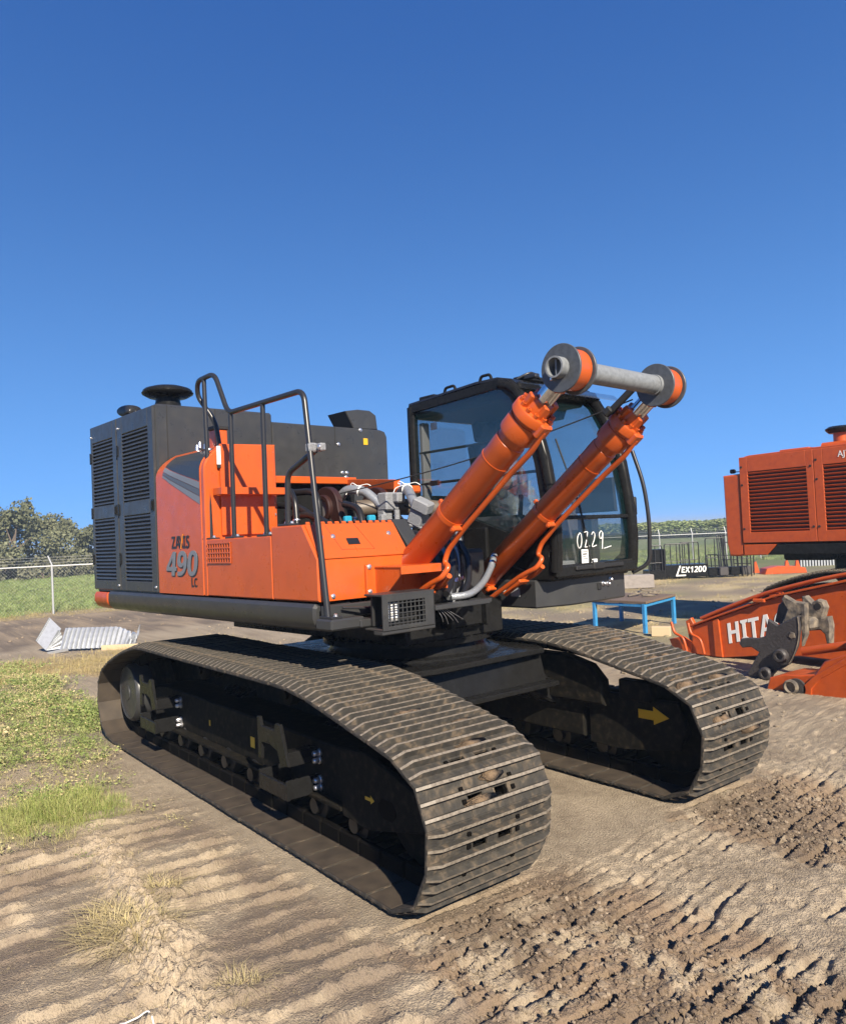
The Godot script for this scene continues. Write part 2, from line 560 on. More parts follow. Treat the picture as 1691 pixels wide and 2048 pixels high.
func wheel(ex, called, x, y, z0, z1, prof_r, m):
	var L = z1 - z0
	var b = MB.new(m)
	b.at(along(V(x, y, z0), V(0, 0, 1)))
	b.lathe([Vector2(0, 0), Vector2(prof_r * 0.45, 0), Vector2(prof_r * 0.45, L * 0.1), Vector2(prof_r * 0.93, L * 0.12), Vector2(prof_r, L * 0.16), Vector2(prof_r, L * 0.36), Vector2(prof_r * 0.84, L * 0.4), Vector2(prof_r * 0.84, L * 0.6), Vector2(prof_r, L * 0.64), Vector2(prof_r, L * 0.84), Vector2(prof_r * 0.93, L * 0.88), Vector2(prof_r * 0.45, L * 0.9), Vector2(prof_r * 0.45, L), Vector2(0, L)], 28)
	return part(ex, called, b)

func bolt(b: MB, p: Vector3, n: Vector3, r := 0.013, h := 0.012):
	var keep = b.x
	b.at(keep * along(p, n)).lathe([Vector2(0, 0), Vector2(r * 1.45, 0), Vector2(r * 1.45, h * 0.25), Vector2(r, h * 0.3), Vector2(r, h), Vector2(r * 0.7, h * 1.15), Vector2(0, h * 1.15)], 8)
	b.at(keep)

func build_side(ex: Node3D, s: float, near: bool):
	# s = +1 right (near) track, -1 left track; the frame sits inside the chain
	var zc = 1.25 * s
	var r = build_track(ex, zc, 0.92)
	var pts = r[1]
	# dried mud packed between the grousers of the upper and front run
	var mb = MB.new(M.mud)
	var k = 0
	for i in pts.size():
		var a: Vector2 = pts[i]
		var c: Vector2 = pts[(i + 1) % pts.size()]
		var m = (a + c) * 0.5
		if m.y < 0.25 or (m.x < 0.2): continue
		var t = (c - a).normalized()
		var nn = Vector2(-t.y, t.x)
		var bas = Basis(V(t.x, t.y, 0), V(nn.x, nn.y, 0), V(0, 0, 1))
		var cnt = 2 if m.x > 1.4 and m.y > 0.6 else 1
		if not near and m.y > 0.7: cnt = 3
		for q in cnt:
			var off = [-0.060, 0.050][rng.randi() % 2]
			var z = rng.randf_range(-0.30, 0.12) if near else rng.randf_range(-0.3, 0.3)
			if rng.randf() < 0.35 and near: continue
			lump(mb, V(m.x, m.y, zc + z) + bas * V(off, 0.002, 0), V(0.034, rng.randf_range(0.012, 0.024) * (1.0 if near else 1.35), rng.randf_range(0.05, 0.15)), bas, 300 + k, 6, 14, 0.45)
			k += 1
	var mo = part(ex, "dried_mud", mb)
	mo.set_meta("kind", "stuff")
	# sprocket, idler, rollers
	wheel(ex, "sprocket", -2.70, 0.53, zc - 0.14, zc + 0.14, 0.40, M.under)
	var id = wheel(ex, "idler_wheel", 2.18, 0.47, zc - 0.15, zc + 0.15, 0.36, M.under)
	for i in 8:
		wheel(ex, "track_roller", -1.95 + i * 0.50, 0.215, zc - 0.19, zc + 0.19, 0.115, M.roller)
	for xx in [-1.1, 0.55]:
		var cr = wheel(ex, "carrier_roller", xx, 0.90, zc - 0.13, zc + 0.13, 0.085, M.under)
	# final drive: a flat drum outside the sprocket
	var fd = MB.new(M.grey)
	fd.at(along(V(-2.66, 0.52, zc + 0.10 * s), V(0, 0, s)))
	fd.lathe([Vector2(0, 0), Vector2(0.30, 0), Vector2(0.30, 0.16), Vector2(0.275, 0.19), Vector2(0.268, 0.19), Vector2(0.262, 0.182), Vector2(0.08, 0.19), Vector2(0.075, 0.20), Vector2(0, 0.20)], 40)
	part(ex, "final_drive", fd)
	# side frame: a box girder with a lower flange and a sloping top
	var f = MB.new(M.under)
	var zo = zc + 0.14 * s
	var zi = zc - 0.30 * s
	var za = minf(zo, zi)
	var zb = maxf(zo, zi)
	f.prism(P2([-2.30, 0.30, -2.30, 0.62, -1.9, 0.66, 1.45, 0.66, 1.45, 0.30]), za, zb, 0.012)
	part(ex, "track_frame", f)
	var tw = MB.new(M.under)
	tw.prism(P2([-2.85, 0.55, -2.85, 0.75, -2.4, 0.93, -1.9, 1.0, 1.30, 0.985, 1.58, 0.92, 1.70, 0.80, 1.72, 0.60]), zc - 0.30 * s - 0.06, zc - 0.30 * s + 0.06, 0.02)
	tw.box(V(2.0, 0.755, zc - 0.28 * s), V(0.30, 0.16, 0.1), 0.01)
	tw.box(V(1.9, 0.62, zc - 0.25 * s), V(0.9, 0.16, 0.06), 0.01)
	part(ex, "leg_mount", tw)
	if not near:
		var gp = MB.new(M.under)
		gp.prism(P2([1.5, 0.26, 1.5, 0.70, 1.85, 0.70, 2.36, 0.68, 2.42, 0.52, 2.36, 0.34, 1.85, 0.26]), zc + 0.26, zc + 0.284, 0.006)
		part(ex, "guide_plate", gp)
	var fl = MB.new(M.under)
	fl.box(V(-0.4, 0.295, zo + 0.035 * s), V(3.7, 0.028, 0.085), 0.005)
	part(ex, "lower_flange", fl)
	var yk = MB.new(M.under)
	yk.prism(P2([1.46, 0.26, 1.46, 0.70, 1.75, 0.72, 2.36, 0.56, 2.40, 0.46, 2.36, 0.38, 1.75, 0.24]), zc + 0.17, zc + 0.21, 0.008)
	yk.prism(P2([1.46, 0.26, 1.46, 0.70, 1.75, 0.72, 2.36, 0.56, 2.40, 0.46, 2.36, 0.38, 1.75, 0.24]), zc - 0.21, zc - 0.17, 0.008)
	yk.box(V(1.6, 0.48, zc), V(0.26, 0.36, 0.33), 0.01)
	part(ex, "idler_yoke", yk)
	if near:
		# decals and openings on the outer face
		var d = MB.new(M.yellow)
		d.box(V(0.02, 0.455, zo + 0.002), V(0.075, 0.085, 0.003), 0.001)
		part(ex, "warning_decal", d).set_meta("label", "small square yellow warning sticker on the track frame")
		d = MB.new(M.yellow)
		d.box(V(-0.84, 0.47, zo + 0.002), V(0.026, 0.05, 0.003), 0.001)
		part(ex, "warning_decal", d)
		var hole = MB.new(M.link)
		hole.prism(P2([0.10, 0.40, 0.13, 0.37, 0.18, 0.37, 0.21, 0.40, 0.21, 0.50, 0.18, 0.53, 0.13, 0.53, 0.10, 0.50]), zo - 0.004, zo + 0.003, 0.001)
		part(ex, "frame_slot", hole)
		hole = MB.new(M.link)
		hole.prism(P2([1.88, 0.40, 1.92, 0.36, 2.02, 0.36, 2.06, 0.40, 2.06, 0.44, 2.02, 0.48, 1.92, 0.48, 1.88, 0.44]), zc + 0.208, zc + 0.213, 0.001)
		part(ex, "frame_slot", hole)
		d = MB.new(M.yellow)
		d.prism(P2([1.74, 0.432, 1.74, 0.452, 1.80, 0.452, 1.80, 0.468, 1.84, 0.442, 1.80, 0.416, 1.80, 0.432]), zc + 0.211, zc + 0.214, 0.0005)
		part(ex, "arrow_decal", d)
		# two bolted step brackets standing out from the frame
		for bx in [-1.72, 0.88]:
			var g = MB.new(M.black)
			var zz = zo
			# upper plate with a slot, flaring out
			g.prism(P2([bx - 0.28, 0.50, bx - 0.28, 0.80, bx - 0.24, 0.80, bx - 0.22, 0.74, bx - 0.02, 0.74, bx + 0.0, 0.79, bx + 0.07, 0.79, bx + 0.17, 0.52, bx + 0.06, 0.50, bx + 0.02, 0.60, bx - 0.10, 0.63, bx - 0.22, 0.62, bx - 0.23, 0.50]), zz + 0.21, zz + 0.235, 0.004)
			g.box(V(bx + 0.11, 0.56, zz + 0.11), V(0.10, 0.10, 0.22), 0.006)
			part(ex, "step_bracket", g)
			g = MB.new(M.black)
			# lower U-shaped step
			g.box(V(bx - 0.25, 0.36, zz + 0.12), V(0.025, 0.13, 0.25), 0.004)
			g.box(V(bx - 0.04, 0.345, zz + 0.235), V(0.42, 0.11, 0.025), 0.004)
			g.box(V(bx + 0.155, 0.36, zz + 0.12), V(0.025, 0.13, 0.25), 0.004)
			part(ex, "step", g)
			for q in [[0.20, 0.58], [0.20, 0.53], [0.20, 0.395], [0.20, 0.345]]:
				g = MB.new(M.bolt)
				bolt(g, V(bx + q[0], q[1], zz + 0.0), V(0, 0, 1), 0.020, 0.05)
				part(ex, "bolt", g)
	else:
		var d = MB.new(M.yellow)
		var z = zi - 0.0
		d.prism(P2([2.00, 0.54, 2.00, 0.61, 2.14, 0.61, 2.14, 0.645, 2.28, 0.575, 2.14, 0.505, 2.14, 0.54]), zc + 0.285, zc + 0.289, 0.0008)
		part(ex, "arrow_decal", d).set_meta("label", "large yellow arrow inside the left track frame")

func build_undercarriage(ex: Node3D):
	build_side(ex, 1.0, true)
	build_side(ex, -1.0, false)
	# centre frame with four legs, a sloping apron and the slewing ring
	var c = MB.new(M.black)
	var cx = 0.3
	c.prism(P2([-0.85, 0.72, -0.85, 1.0, 1.15, 1.0, 1.22, 0.74]), -0.78, 0.70, 0.012)
	part(ex, "centre_frame", c)
	var top = MB.new(M.black)
	top.at(Transform3D(Basis(V(1, 0, 0), V(0, 0, 1), V(0, -1, 0)), Vector3.ZERO))
	top.prism(P2([-1.0, -0.95, -1.0, 0.95, 0.2, 1.0, 1.25, 0.85, 1.32, 0.5, 1.25, -0.72, 0.9, -0.95]), -1.055, -1.01, 0.008)
	part(ex, "top_plate", top)
	var fl = MB.new(M.black)
	fl.at(Transform3D(Basis(V(1, 0, 0), V(0, 0, 1), V(0, -1, 0)), Vector3.ZERO))
	fl.prism(P2([0.9, 0.75, 1.34, 0.62, 1.33, -0.80, 0.9, -0.95]), -0.775, -0.735, 0.006)
	part(ex, "apron_flange", fl)
	for s in [-1.0, 1.0]:
		for xx in [-0.75, 0.80]:
			var lg = MB.new(M.black)
			var off = 0.12 if xx > 0 else -0.25
			lg.at(along(V(xx, 0.86, 0.55 * s), V(off, -0.30, 0.55 * s), V(1, 0, 0)))
			lg.box(V(0, 0.33, 0), V(0.50, 0.72, 0.20), 0.02)
			part(ex, "frame_leg", lg)
	var r = MB.new(M.black)
	r.at(Transform3D(Basis.IDENTITY, V(cx, 1.05, 0)))
	r.lathe([Vector2(0, 0), Vector2(0.80, 0), Vector2(0.80, 0.02), Vector2(0.72, 0.03), Vector2(0.69, 0.07), Vector2(0.68, 0.16), Vector2(0, 0.16)], 56)
	part(ex, "slewing_ring", r)
	var bb = MB.new(M.black)
	for i in 40:
		var a = TAU * i / 40
		bolt(bb, V(cx + 0.715 * cos(a), 1.21, 0.715 * sin(a)), V(0, 1, 0), 0.016, 0.03)
	bb.at(Transform3D(Basis.IDENTITY, V(cx, 1.165, 0))).lathe([Vector2(0.66, 0), Vector2(0.75, 0), Vector2(0.75, 0.045), Vector2(0.66, 0.045)], 56)
	part(ex, "ring_bolts", bb)

# ---------------------------------------------------------------- upper structure (all coordinates in the swung frame: x ahead, z to the machine's right)
func louvre_panel(door: Node3D, x0, x1, y0, y1, z, m, n: int, xf: Transform3D, tilt := 0.9):
	# pressed louvres: each slat a bent strip standing out of the opening
	var p = (y1 - y0) / n
	var w = x1 - x0
	var b = MB.new(m)
	var sec = [V(0, 0.0, 0.004), V(0, -p * 0.30, 0.016), V(0, -p * 0.62, 0.019), V(0, -p * 0.70, 0.015), V(0, -p * 0.55, 0.011), V(0, -p * 0.2, 0.004)]
	for k in sec.size():
		var a = sec[k]
		var c = sec[(k + 1) % sec.size()]
		b.quad(V(-w / 2, a.y, a.z), V(-w / 2, c.y, c.z), V(w / 2, c.y, c.z), V(w / 2, a.y, a.z))
	b.face([V(-w / 2, sec[0].y, sec[0].z), V(-w / 2, sec[1].y, sec[1].z), V(-w / 2, sec[2].y, sec[2].z), V(-w / 2, sec[3].y, sec[3].z), V(-w / 2, sec[4].y, sec[4].z), V(-w / 2, sec[5].y, sec[5].z)], V(-1, 0, 0))
	b.face([V(w / 2, sec[0].y, sec[0].z), V(w / 2, sec[1].y, sec[1].z), V(w / 2, sec[2].y, sec[2].z), V(w / 2, sec[3].y, sec[3].z), V(w / 2, sec[4].y, sec[4].z), V(w / 2, sec[5].y, sec[5].z)], V(1, 0, 0))
	var me = b.mesh()
	for i in n:
		var o = MeshInstance3D.new()
		o.name = "slat"
		o.mesh = me
		o.transform = xf * Transform3D(Basis.IDENTITY, V((x0 + x1) / 2, y1 - p * i, z))
		door.add_child(o, true)

func bp(parent, called, mb) -> MeshInstance3D: return part(parent, called, mb, U)

func build_upper(ex: Node3D):
	# --- main frame and deck
	var b = MB.new(M.black)
	b.box(V(-0.62, 1.36, 0.1), V(2.7, 0.30, 1.1), 0.01)
	b.box(V(-1.45, 1.52, 0.0), V(3.5, 0.10, 2.7), 0.01)
	b.box(V(0.45, 1.50, 0.75), V(0.7, 0.10, 1.1), 0.01)
	bp(ex, "main_frame", b)
	b = MB.new(M.grey)
	var sk = P2([1.20, 1.615, 1.50, 1.615, 1.522, 1.59, 1.525, 1.52, 1.505, 1.46, 1.46, 1.425, 1.40, 1.415, 1.20, 1.415])
	# cross-section (z, y) drawn out along x
	b.at(Transform3D(Basis(V(0, 0, 1), V(0, 1, 0), V(-1, 0, 0)), Vector3.ZERO))
	b.prism(sk, -0.80, 3.02, 0.02)
	bp(ex, "deck_skirt", b)
	b = MB.new(M.grey)
	b.at(Transform3D(Basis(V(0, 0, 1), V(0, 1, 0), V(-1, 0, 0)), Vector3.ZERO))
	b.prism(P2([1.0, 1.612, 1.47, 1.612, 1.47, 1.45, 1.0, 1.45]), 3.024, 3.05, 0.004)
	bp(ex, "skirt_joint", b)
	b = MB.new(M.orange_worn)
	b.at(Transform3D(Basis(V(0, 0, 1), V(0, 1, 0), V(-1, 0, 0)), Vector3.ZERO))
	b.prism(P2([0.9, 1.60, 1.49, 1.60, 1.51, 1.57, 1.51, 1.50, 1.48, 1.45, 1.42, 1.42, 0.9, 1.415]), 3.054, 3.47, 0.03)
	bp(ex, "counterweight_corner", b).set_meta("label", "orange lower corner of the counterweight")
	b = MB.new(M.grey)
	b.at(Transform3D(Basis(V(1, 0, 0), V(0, 0, 1), V(0, -1, 0)), Vector3.ZERO))
	b.prism(P2([-3.0, 1.40, -3.40, 1.38, -3.62, 0.95, -3.70, 0.4, -3.70, -0.4, -3.62, -0.95, -3.40, -1.38, -3.0, -1.40]), -2.95, -1.42, 0.04)
	bp(ex, "counterweight", b)
	# --- engine hood, tall bay behind the doors and the lower bay across
	b = MB.new(M.grey)
	b.box(V(-2.62, 2.50, 0.84), V(1.66, 1.82, 1.26), 0.02)
	bp(ex, "engine_hood", b)
	b = MB.new(M.grey)
	b.at(Transform3D(Basis(V(0, 0, 1), V(0, 1, 0), V(-1, 0, 0)), Vector3.ZERO))
	b.prism(P2([0.204, 1.62, 0.204, 3.32, -1.26, 3.32, -1.33, 3.30, -1.36, 3.24, -1.36, 1.62]), 1.805, 3.40, 0.012)
	bp(ex, "engine_hood", b)
	# seams and fasteners of the hood's front face
	b = MB.new(M.rubber)
	b.box(V(-1.803, 3.22, -0.60), V(0.004, 0.20, 0.010), 0.001)
	b.box(V(-1.788, 3.25, 0.86), V(0.004, 0.30, 0.009), 0.001)
	b.box(V(-1.788, 2.85, 1.36), V(0.004, 1.1, 0.010), 0.001)
	bp(ex, "hood_seam", b)
	b = MB.new(M.bolt)
	for q in [[3.12, -0.64], [2.80, -0.68], [2.80, -0.74], [2.75, -0.73], [3.30, -0.96]]:
		bolt(b, V(-1.80, q[0], q[1]), V(1, 0, 0), 0.016, 0.014)
	bp(ex, "hood_fastener", b)
	b = MB.new(M.yellow)
	b.box(V(-1.801, 3.17, -1.03), V(0.004, 0.075, 0.062), 0.001)
	bp(ex, "warning_decal", b)
	# doors with louvres on the right side
	for d in [[-3.46, -2.715, -3.40, -2.82], [-2.69, -1.80, -2.56, -1.92]]:
		var dr = node(ex, "louvred_door", U)
		dr.set_meta("label", "dark grey engine bay door with pressed louvres")
		b = MB.new(M.grey)
		var o = P2([d[0], 1.63, d[1], 1.63, d[1], 2.45, d[1], 3.405, d[0], 3.385, d[0], 2.45])
		# frame strips round the two louvre openings
		var x0 = d[0]; var x1 = d[1]
		var a0 = d[2]; var a1 = d[3]
		b.box(V((x0 + a0) / 2, 2.51, 1.486), V(a0 - x0, 1.76, 0.03), 0.006)
		b.box(V((x1 + a1) / 2, 2.51, 1.486), V(x1 - a1, 1.76, 0.03), 0.006)
		b.box(V((a0 + a1) / 2, 1.68, 1.486), V(a1 - a0, 0.10, 0.03), 0.006)
		b.box(V((a0 + a1) / 2, 2.45, 1.486), V(a1 - a0, 0.14, 0.03), 0.006)
		b.box(V((a0 + a1) / 2, 3.30, 1.486), V(a1 - a0, 0.18, 0.03), 0.006)
		part(dr, "door_frame", b)
		b = MB.new(M.rubber)
		b.box(V((a0 + a1) / 2, 2.5, 1.473), V(a1 - a0 + 0.02, 1.6, 0.006), 0.001)
		part(dr, "backing", b)
		louvre_panel(dr, a0, a1, 1.73, 2.38, 1.482, M.grey, 17, Transform3D.IDENTITY)
		louvre_panel(dr, a0, a1, 2.52, 3.21, 1.482, M.grey, 18, Transform3D.IDENTITY)
		b = MB.new(M.bolt)
		bolt(b, V(x1 - 0.03, 1.68, 1.50), V(0, 0, 1), 0.010)
		bolt(b, V(x0 + 0.03, 3.28, 1.50), V(0, 0, 1), 0.010)
		part(dr, "door_bolt", b)
		for yh in [1.95, 2.45, 3.05]:
			b = MB.new(M.black)
			b.box(V(x0 + 0.012, yh, 1.503), V(0.03, 0.10, 0.014), 0.004)
			b.tube([V(x0 + 0.0, yh - 0.06, 1.503), V(x0 + 0.0, yh + 0.06, 1.503)], 0.009, 8)
			part(dr, "hinge", b)
		b = MB.new(M.black)
		b.box(V(x1 - 0.05, 2.45, 1.503), V(0.05, 0.11, 0.010), 0.004)
		b.box(V(x1 - 0.05, 2.45, 1.512), V(0.018, 0.08, 0.014), 0.004)
		part(dr, "latch", b)
	# air pre-cleaner, a mushroom cap on a stub
	b = MB.new(M.black)
	b.at(Transform3D(Basis.IDENTITY, V(-2.20, 3.40, 1.16)))
	b.lathe([Vector2(0, 0), Vector2(0.13, 0), Vector2(0.125, 0.10), Vector2(0.12, 0.10), Vector2(0.12, 0.15), Vector2(0.19, 0.155), Vector2(0.245, 0.185), Vector2(0.252, 0.20), Vector2(0.240, 0.205), Vector2(0.240, 0.222), Vector2(0.22, 0.24), Vector2(0.15, 0.262), Vector2(0, 0.27)], 40)
	bp(ex, "air_intake_cap", b)
	# intake scoop on the hood
	b = MB.new(M.grey)
	b.at(Transform3D(Basis(V(0, 0, 1), V(0, 1, 0), V(-1, 0, 0)), Vector3.ZERO))
	b.prism(P2([-0.92, 3.32, -0.80, 3.52, -0.98, 3.55, -1.16, 3.55, -1.25, 3.50, -1.27, 3.33]), 1.86, 2.22, 0.01)
	bp(ex, "intake_scoop", b)
	b = MB.new(M.rail)
	b.at(along(V(-3.10, 3.55, 1.20), V(-0.9, 0.10, 0.35)))
	lump(b, Vector3.ZERO, V(0.028, 0.19, 0.07), Basis.IDENTITY, 5, 10, 14, 0.0)
	b.at(Transform3D.IDENTITY).tube([V(-2.95, 3.39, 1.15), V(-3.0, 3.54, 1.17)], 0.02)
	bp(ex, "rear_lamp", b)
	# --- tank with the model lettering
	var tz = func(y): return 1.5 if y < 2.68 else 1.5 - 0.20 * pow((y - 2.68) / 0.235, 2.2)
	b = MB.new(M.orange)
	b.at(Transform3D(Basis(V(0, 0, 1), V(0, 1, 0), V(-1, 0, 0)), Vector3.ZERO))
	var sec = [Vector2(0.80, 1.63), Vector2(1.5, 1.63)]
	for k in 9:
		var yy = 2.68 + 0.235 * k / 8.0
		sec.append(Vector2(tz.call(yy), yy))
	sec.append(Vector2(0.80, 2.93))
	b.prism(sec, 0.86, 1.775, 0.012)
	bp(ex, "fuel_tank", b)
	b = MB.new(M.orange)
	b.at(Transform3D(Basis(V(0, 0, 1), V(0, 1, 0), V(-1, 0, 0)), Vector3.ZERO))
	b.prism(sec, 0.79, 0.856, 0.012)
	bp(ex, "tank_end_frame", b)
	for st in [[M.decal_dark, 2.885, 2.885, 2.79, 2.60], [M.decal_light, 2.785, 2.59, 2.745, 2.53], [M.decal_mid, 2.74, 2.525, 2.715, 2.47], [M.decal_light, 2.71, 2.465, 2.69, 2.40]]:
		b = MB.new(st[0])
		for i in 10:
			for j in 5:
				var q = []
				for e in [[0, 0], [1, 0], [1, 1], [0, 1]]:
					var u = (i + e[0]) / 10.0
					var v = (j + e[1]) / 5.0
					var xx = lerpf(-1.63, -0.875, u)
					var lo = lerpf(st[3], st[4], u)
					var hi = lerpf(st[1], st[2], u)
					var yy = lerpf(lo, hi, v)
					q.append(V(xx + (0.03 * (1 - u) * (2.89 - yy) * 3 if u < 0.2 else 0.0), yy, tz.call(yy) + 0.003))
				b.face(q, V(0, 0.2, 1))
		bp(ex, "side_stripe", b)
	# ZAXIS / 490 / LC on the tank side
	lettering(ex, "ZA", 0.108, 0.003, U * Transform3D(Basis.IDENTITY, V(-1.375, 2.087, 1.503)), M.text_black, true, "lettering", false)
	lettering(ex, "X", 0.105, 0.003, U * Transform3D(Basis.IDENTITY, V(-1.268, 2.090, 1.503)), M.text_black)
	lettering(ex, "/", 0.13, 0.003, U * Transform3D(Basis.IDENTITY, V(-1.252, 2.092, 1.5045)), M.text_orange, false)
	lettering(ex, "IS", 0.108, 0.003, U * Transform3D(Basis.IDENTITY, V(-1.165, 2.087, 1.503)), M.text_black)
	var sl = Basis(V(1, 0, 0), V(0.16, 1, 0), V(0, 0, 1))
	lettering(ex, "490", 0.215, 0.004, U * Transform3D(Basis(V(1.28, 0, 0), V(0.2, 1, 0), V(0, 0, 1)), V(-1.265, 1.895, 1.503)), M.text_silver, true, "model_number").set_meta("label", "silver model number 490 on the tank side")
	lettering(ex, "490", 0.215, 0.002, U * Transform3D(Basis(V(1.28, 0, 0), V(0.2, 1, 0), V(0, 0, 1)), V(-1.250, 1.885, 1.502)), M.text_black, true, "number_outline")
	lettering(ex, "LC", 0.075, 0.003, U * Transform3D(Basis.IDENTITY, V(-1.035, 1.735, 1.503)), M.text_black, true)
	# filler post, tag and small fittings on the tank
	b = MB.new(M.orange)
	b.box(V(-1.05, 2.99, 1.22), V(0.12, 0.16, 0.12), 0.01)
	b.use(M.rubber).box(V(-1.05, 3.085, 1.22), V(0.14, 0.035, 0.14), 0.01)
	bp(ex, "filler_neck", b)
	for q in [[-1.35, 1.28], [-1.25, 1.25], [-1.15, 1.35]]:
		b = MB.new(M.bolt)
		b.at(Transform3D(Basis.IDENTITY, V(q[0], 2.92, q[1]))).lathe([Vector2(0, 0), Vector2(0.02, 0), Vector2(0.012, 0.05), Vector2(0, 0.055)], 8)
		bp(ex, "tank_fitting", b)
	b = MB.new(M.white)
	b.box(V(-0.77, 2.81, 1.37), V(0.02, 0.16, 0.035), 0.006)
	b.use(M.rubber).box(V(-0.77, 2.715, 1.37), V(0.022, 0.03, 0.03), 0.004)
	bp(ex, "hanging_tag", b)
	# tank front: panel lines, bracket with a drip ledge
	b = MB.new(M.orange)
	b.box(V(-0.775, 2.52, 1.10), V(0.022, 0.78, 0.52), 0.004)
	bp(ex, "tank_cover", b)
	b = MB.new(M.orange)
	b.box(V(-0.70, 2.475, 1.12), V(0.15, 0.012, 0.60), 0.003)
	b.box(V(-0.628, 2.50, 1.12), V(0.010, 0.06, 0.60), 0.003)
	b.box(V(-0.70, 2.50, 1.425), V(0.15, 0.06, 0.010), 0.003)
	bp(ex, "drip_ledge", b)
	b = MB.new(M.bolt)
	for q in [[2.86, 0.84], [2.86, 1.44], [2.40, 0.84], [2.30, 0.83], [2.84, 1.10]]:
		bolt(b, V(-0.79, q[0], q[1]), V(1, 0, 0), 0.010)
	bp(ex, "tank_bolt", b)
	# --- lower right box ahead of the tank
	b = MB.new(M.orange)
	b.prism(P2([-0.788, 1.63, -0.788, 2.10, 0.238, 2.10, 0.238, 1.63]), 0.70, 1.50, 0.008)
	bp(ex, "tool_box", b)
	# perforated vent: crossing bars over a recess
	b = MB.new(M.maroon)
	b.box(V(-0.57, 1.985, 1.4995), V(0.40, 0.17, 0.005), 0.001)
	bp(ex, "vent_recess", b)
	b = MB.new(M.orange)
	for i in 10:
		b.box(V(-0.76 + i * 0.0425, 1.985, 1.505), V(0.014, 0.17, 0.006), 0.001)
	for j in 5:
		b.box(V(-0.57, 1.905 + j * 0.04, 1.506), V(0.40, 0.012, 0.007), 0.001)
	bp(ex, "vent_grid", b)
	b = MB.new(M.orange)
	b.prism(P2([0.244, 1.63, 0.244, 2.165, 0.655, 2.165, 0.83, 1.92, 0.83, 1.63]), 0.66, 1.50, 0.010)
	bp(ex, "step_box", b)
	# hinged lid on the slope with a scalloped upper edge
	var dn = V(0.175, -0.245, 0).normalized()
	var nn = V(0.245, 0.175, 0).normalized()
	var lidx = Transform3D(Basis(V(0, 0, -1), -dn, nn), V(0.655, 2.165, 1.08))
	b = MB.new(M.orange)
	b.at(lidx)
	b.box(V(0, -0.155, 0.006), V(0.80, 0.30, 0.012), 0.003)
	for i in 13:
		b.box(V(-0.37 + i * 0.062, 0.004, 0.008), V(0.036, 0.022, 0.014), 0.006)
	bp(ex, "lid", b)
	b = MB.new(M.text_black)
	b.at(lidx).box(V(-0.06, -0.17, 0.014), V(0.105, 0.055, 0.008), 0.003)
	bp(ex, "lid_handle", b)
	b = MB.new(M.maroon)
	b.at(lidx)
	b.tube([V(-0.24, -0.02, 0.0125), V(-0.19, -0.235, 0.0125), V(0.10, -0.245, 0.0125), V(0.02, -0.01, 0.0125)], 0.0018, 4)
	bp(ex, "lid_seam", b)
	b = MB.new(M.bolt)
	for q in [[-0.32, -0.12], [-0.215, -0.12], [0.30, -0.11]]:
		bolt(b, lidx * V(q[0], q[1], 0.012), nn, 0.013)
	for q in [[1.66, 1.38], [1.66, 0.72]]:
		bolt(b, V(0.83, q[0], q[1]), V(1, 0, 0), 0.013)
	bp(ex, "box_bolt", b)
	b = MB.new(M.maroon)
	b.box(V(0.831, 1.775, 1.452), V(0.003, 0.28, 0.005), 0.001)
	b.box(V(0.45, 1.90, 1.501), V(0.004, 0.003, 0.003), 0.001)
	bp(ex, "panel_seam", b)
	# bracket and jutting step on the front
	b = MB.new(M.orange)
	b.box(V(0.842, 1.755, 1.075), V(0.026, 0.22, 0.055), 0.004)
	b.use(M.bolt)
	bolt(b, V(0.855, 1.845, 1.075), V(1, 0, 0), 0.014)
	bolt(b, V(0.855, 1.668, 1.075), V(1, 0, 0), 0.014)
	bp(ex, "bracket", b)
	b = MB.new(M.orange)
	b.box(V(0.98, 1.84, 0.79), V(0.30, 0.012, 0.44), 0.003)
	b.box(V(1.125, 1.815, 0.79), V(0.012, 0.055, 0.44), 0.003)
	b.box(V(0.98, 1.75, 0.575), V(0.30, 0.18, 0.012), 0.003)
	b.prism(P2([0.83, 1.64, 0.83, 1.84, 1.12, 1.84, 1.12, 1.79, 0.94, 1.64]), 0.99, 1.002, 0.002)
	b.box(V(0.845, 1.73, 0.79), V(0.02, 0.20, 0.42), 0.003)
	bp(ex, "boarding_step", b)
	# --- front deck edge, post foot and lamp guard
	b = MB.new(M.grey)
	b.box(V(0.93, 1.485, 1.40), V(0.19, 0.075, 0.28), 0.012)
	b.box(V(0.98, 1.475, 1.16), V(0.12, 0.055, 0.30), 0.008)
	b.box(V(0.87, 1.56, 1.25), V(0.05, 0.09, 0.50), 0.006)
	bp(ex, "deck_edge", b)
	b = MB.new(M.rail)
	b.tube(fillet([V(0.93, 1.585, 1.38), V(0.98, 1.565, 1.15), V(1.1, 1.575, 1.02)], 0.05), 0.009)
	bp(ex, "cable_guide", b)
	var lg = node(ex, "lamp_guard", U)
	b = MB.new(M.grey)
	# open-backed housing with a mesh front
	b.box(V(1.13, 1.665, 1.035), V(0.20, 0.014, 0.47), 0.004)
	b.box(V(1.13, 1.435, 1.035), V(0.20, 0.014, 0.47), 0.004)
	b.box(V(1.13, 1.55, 0.807), V(0.20, 0.23, 0.014), 0.004)
	b.box(V(1.223, 1.55, 1.245), V(0.014, 0.23, 0.05), 0.003)
	b.box(V(1.223, 1.55, 0.845), V(0.014, 0.23, 0.09), 0.003)
	b.box(V(1.223, 1.642, 1.055), V(0.014, 0.046, 0.33), 0.003)
	b.box(V(1.223, 1.446, 1.055), V(0.014, 0.022, 0.33), 0.003)
	b.box(V(1.17, 1.415, 1.03), V(0.10, 0.03, 0.48), 0.006)
	part(lg, "housing", b)
	b = MB.new(M.grey)
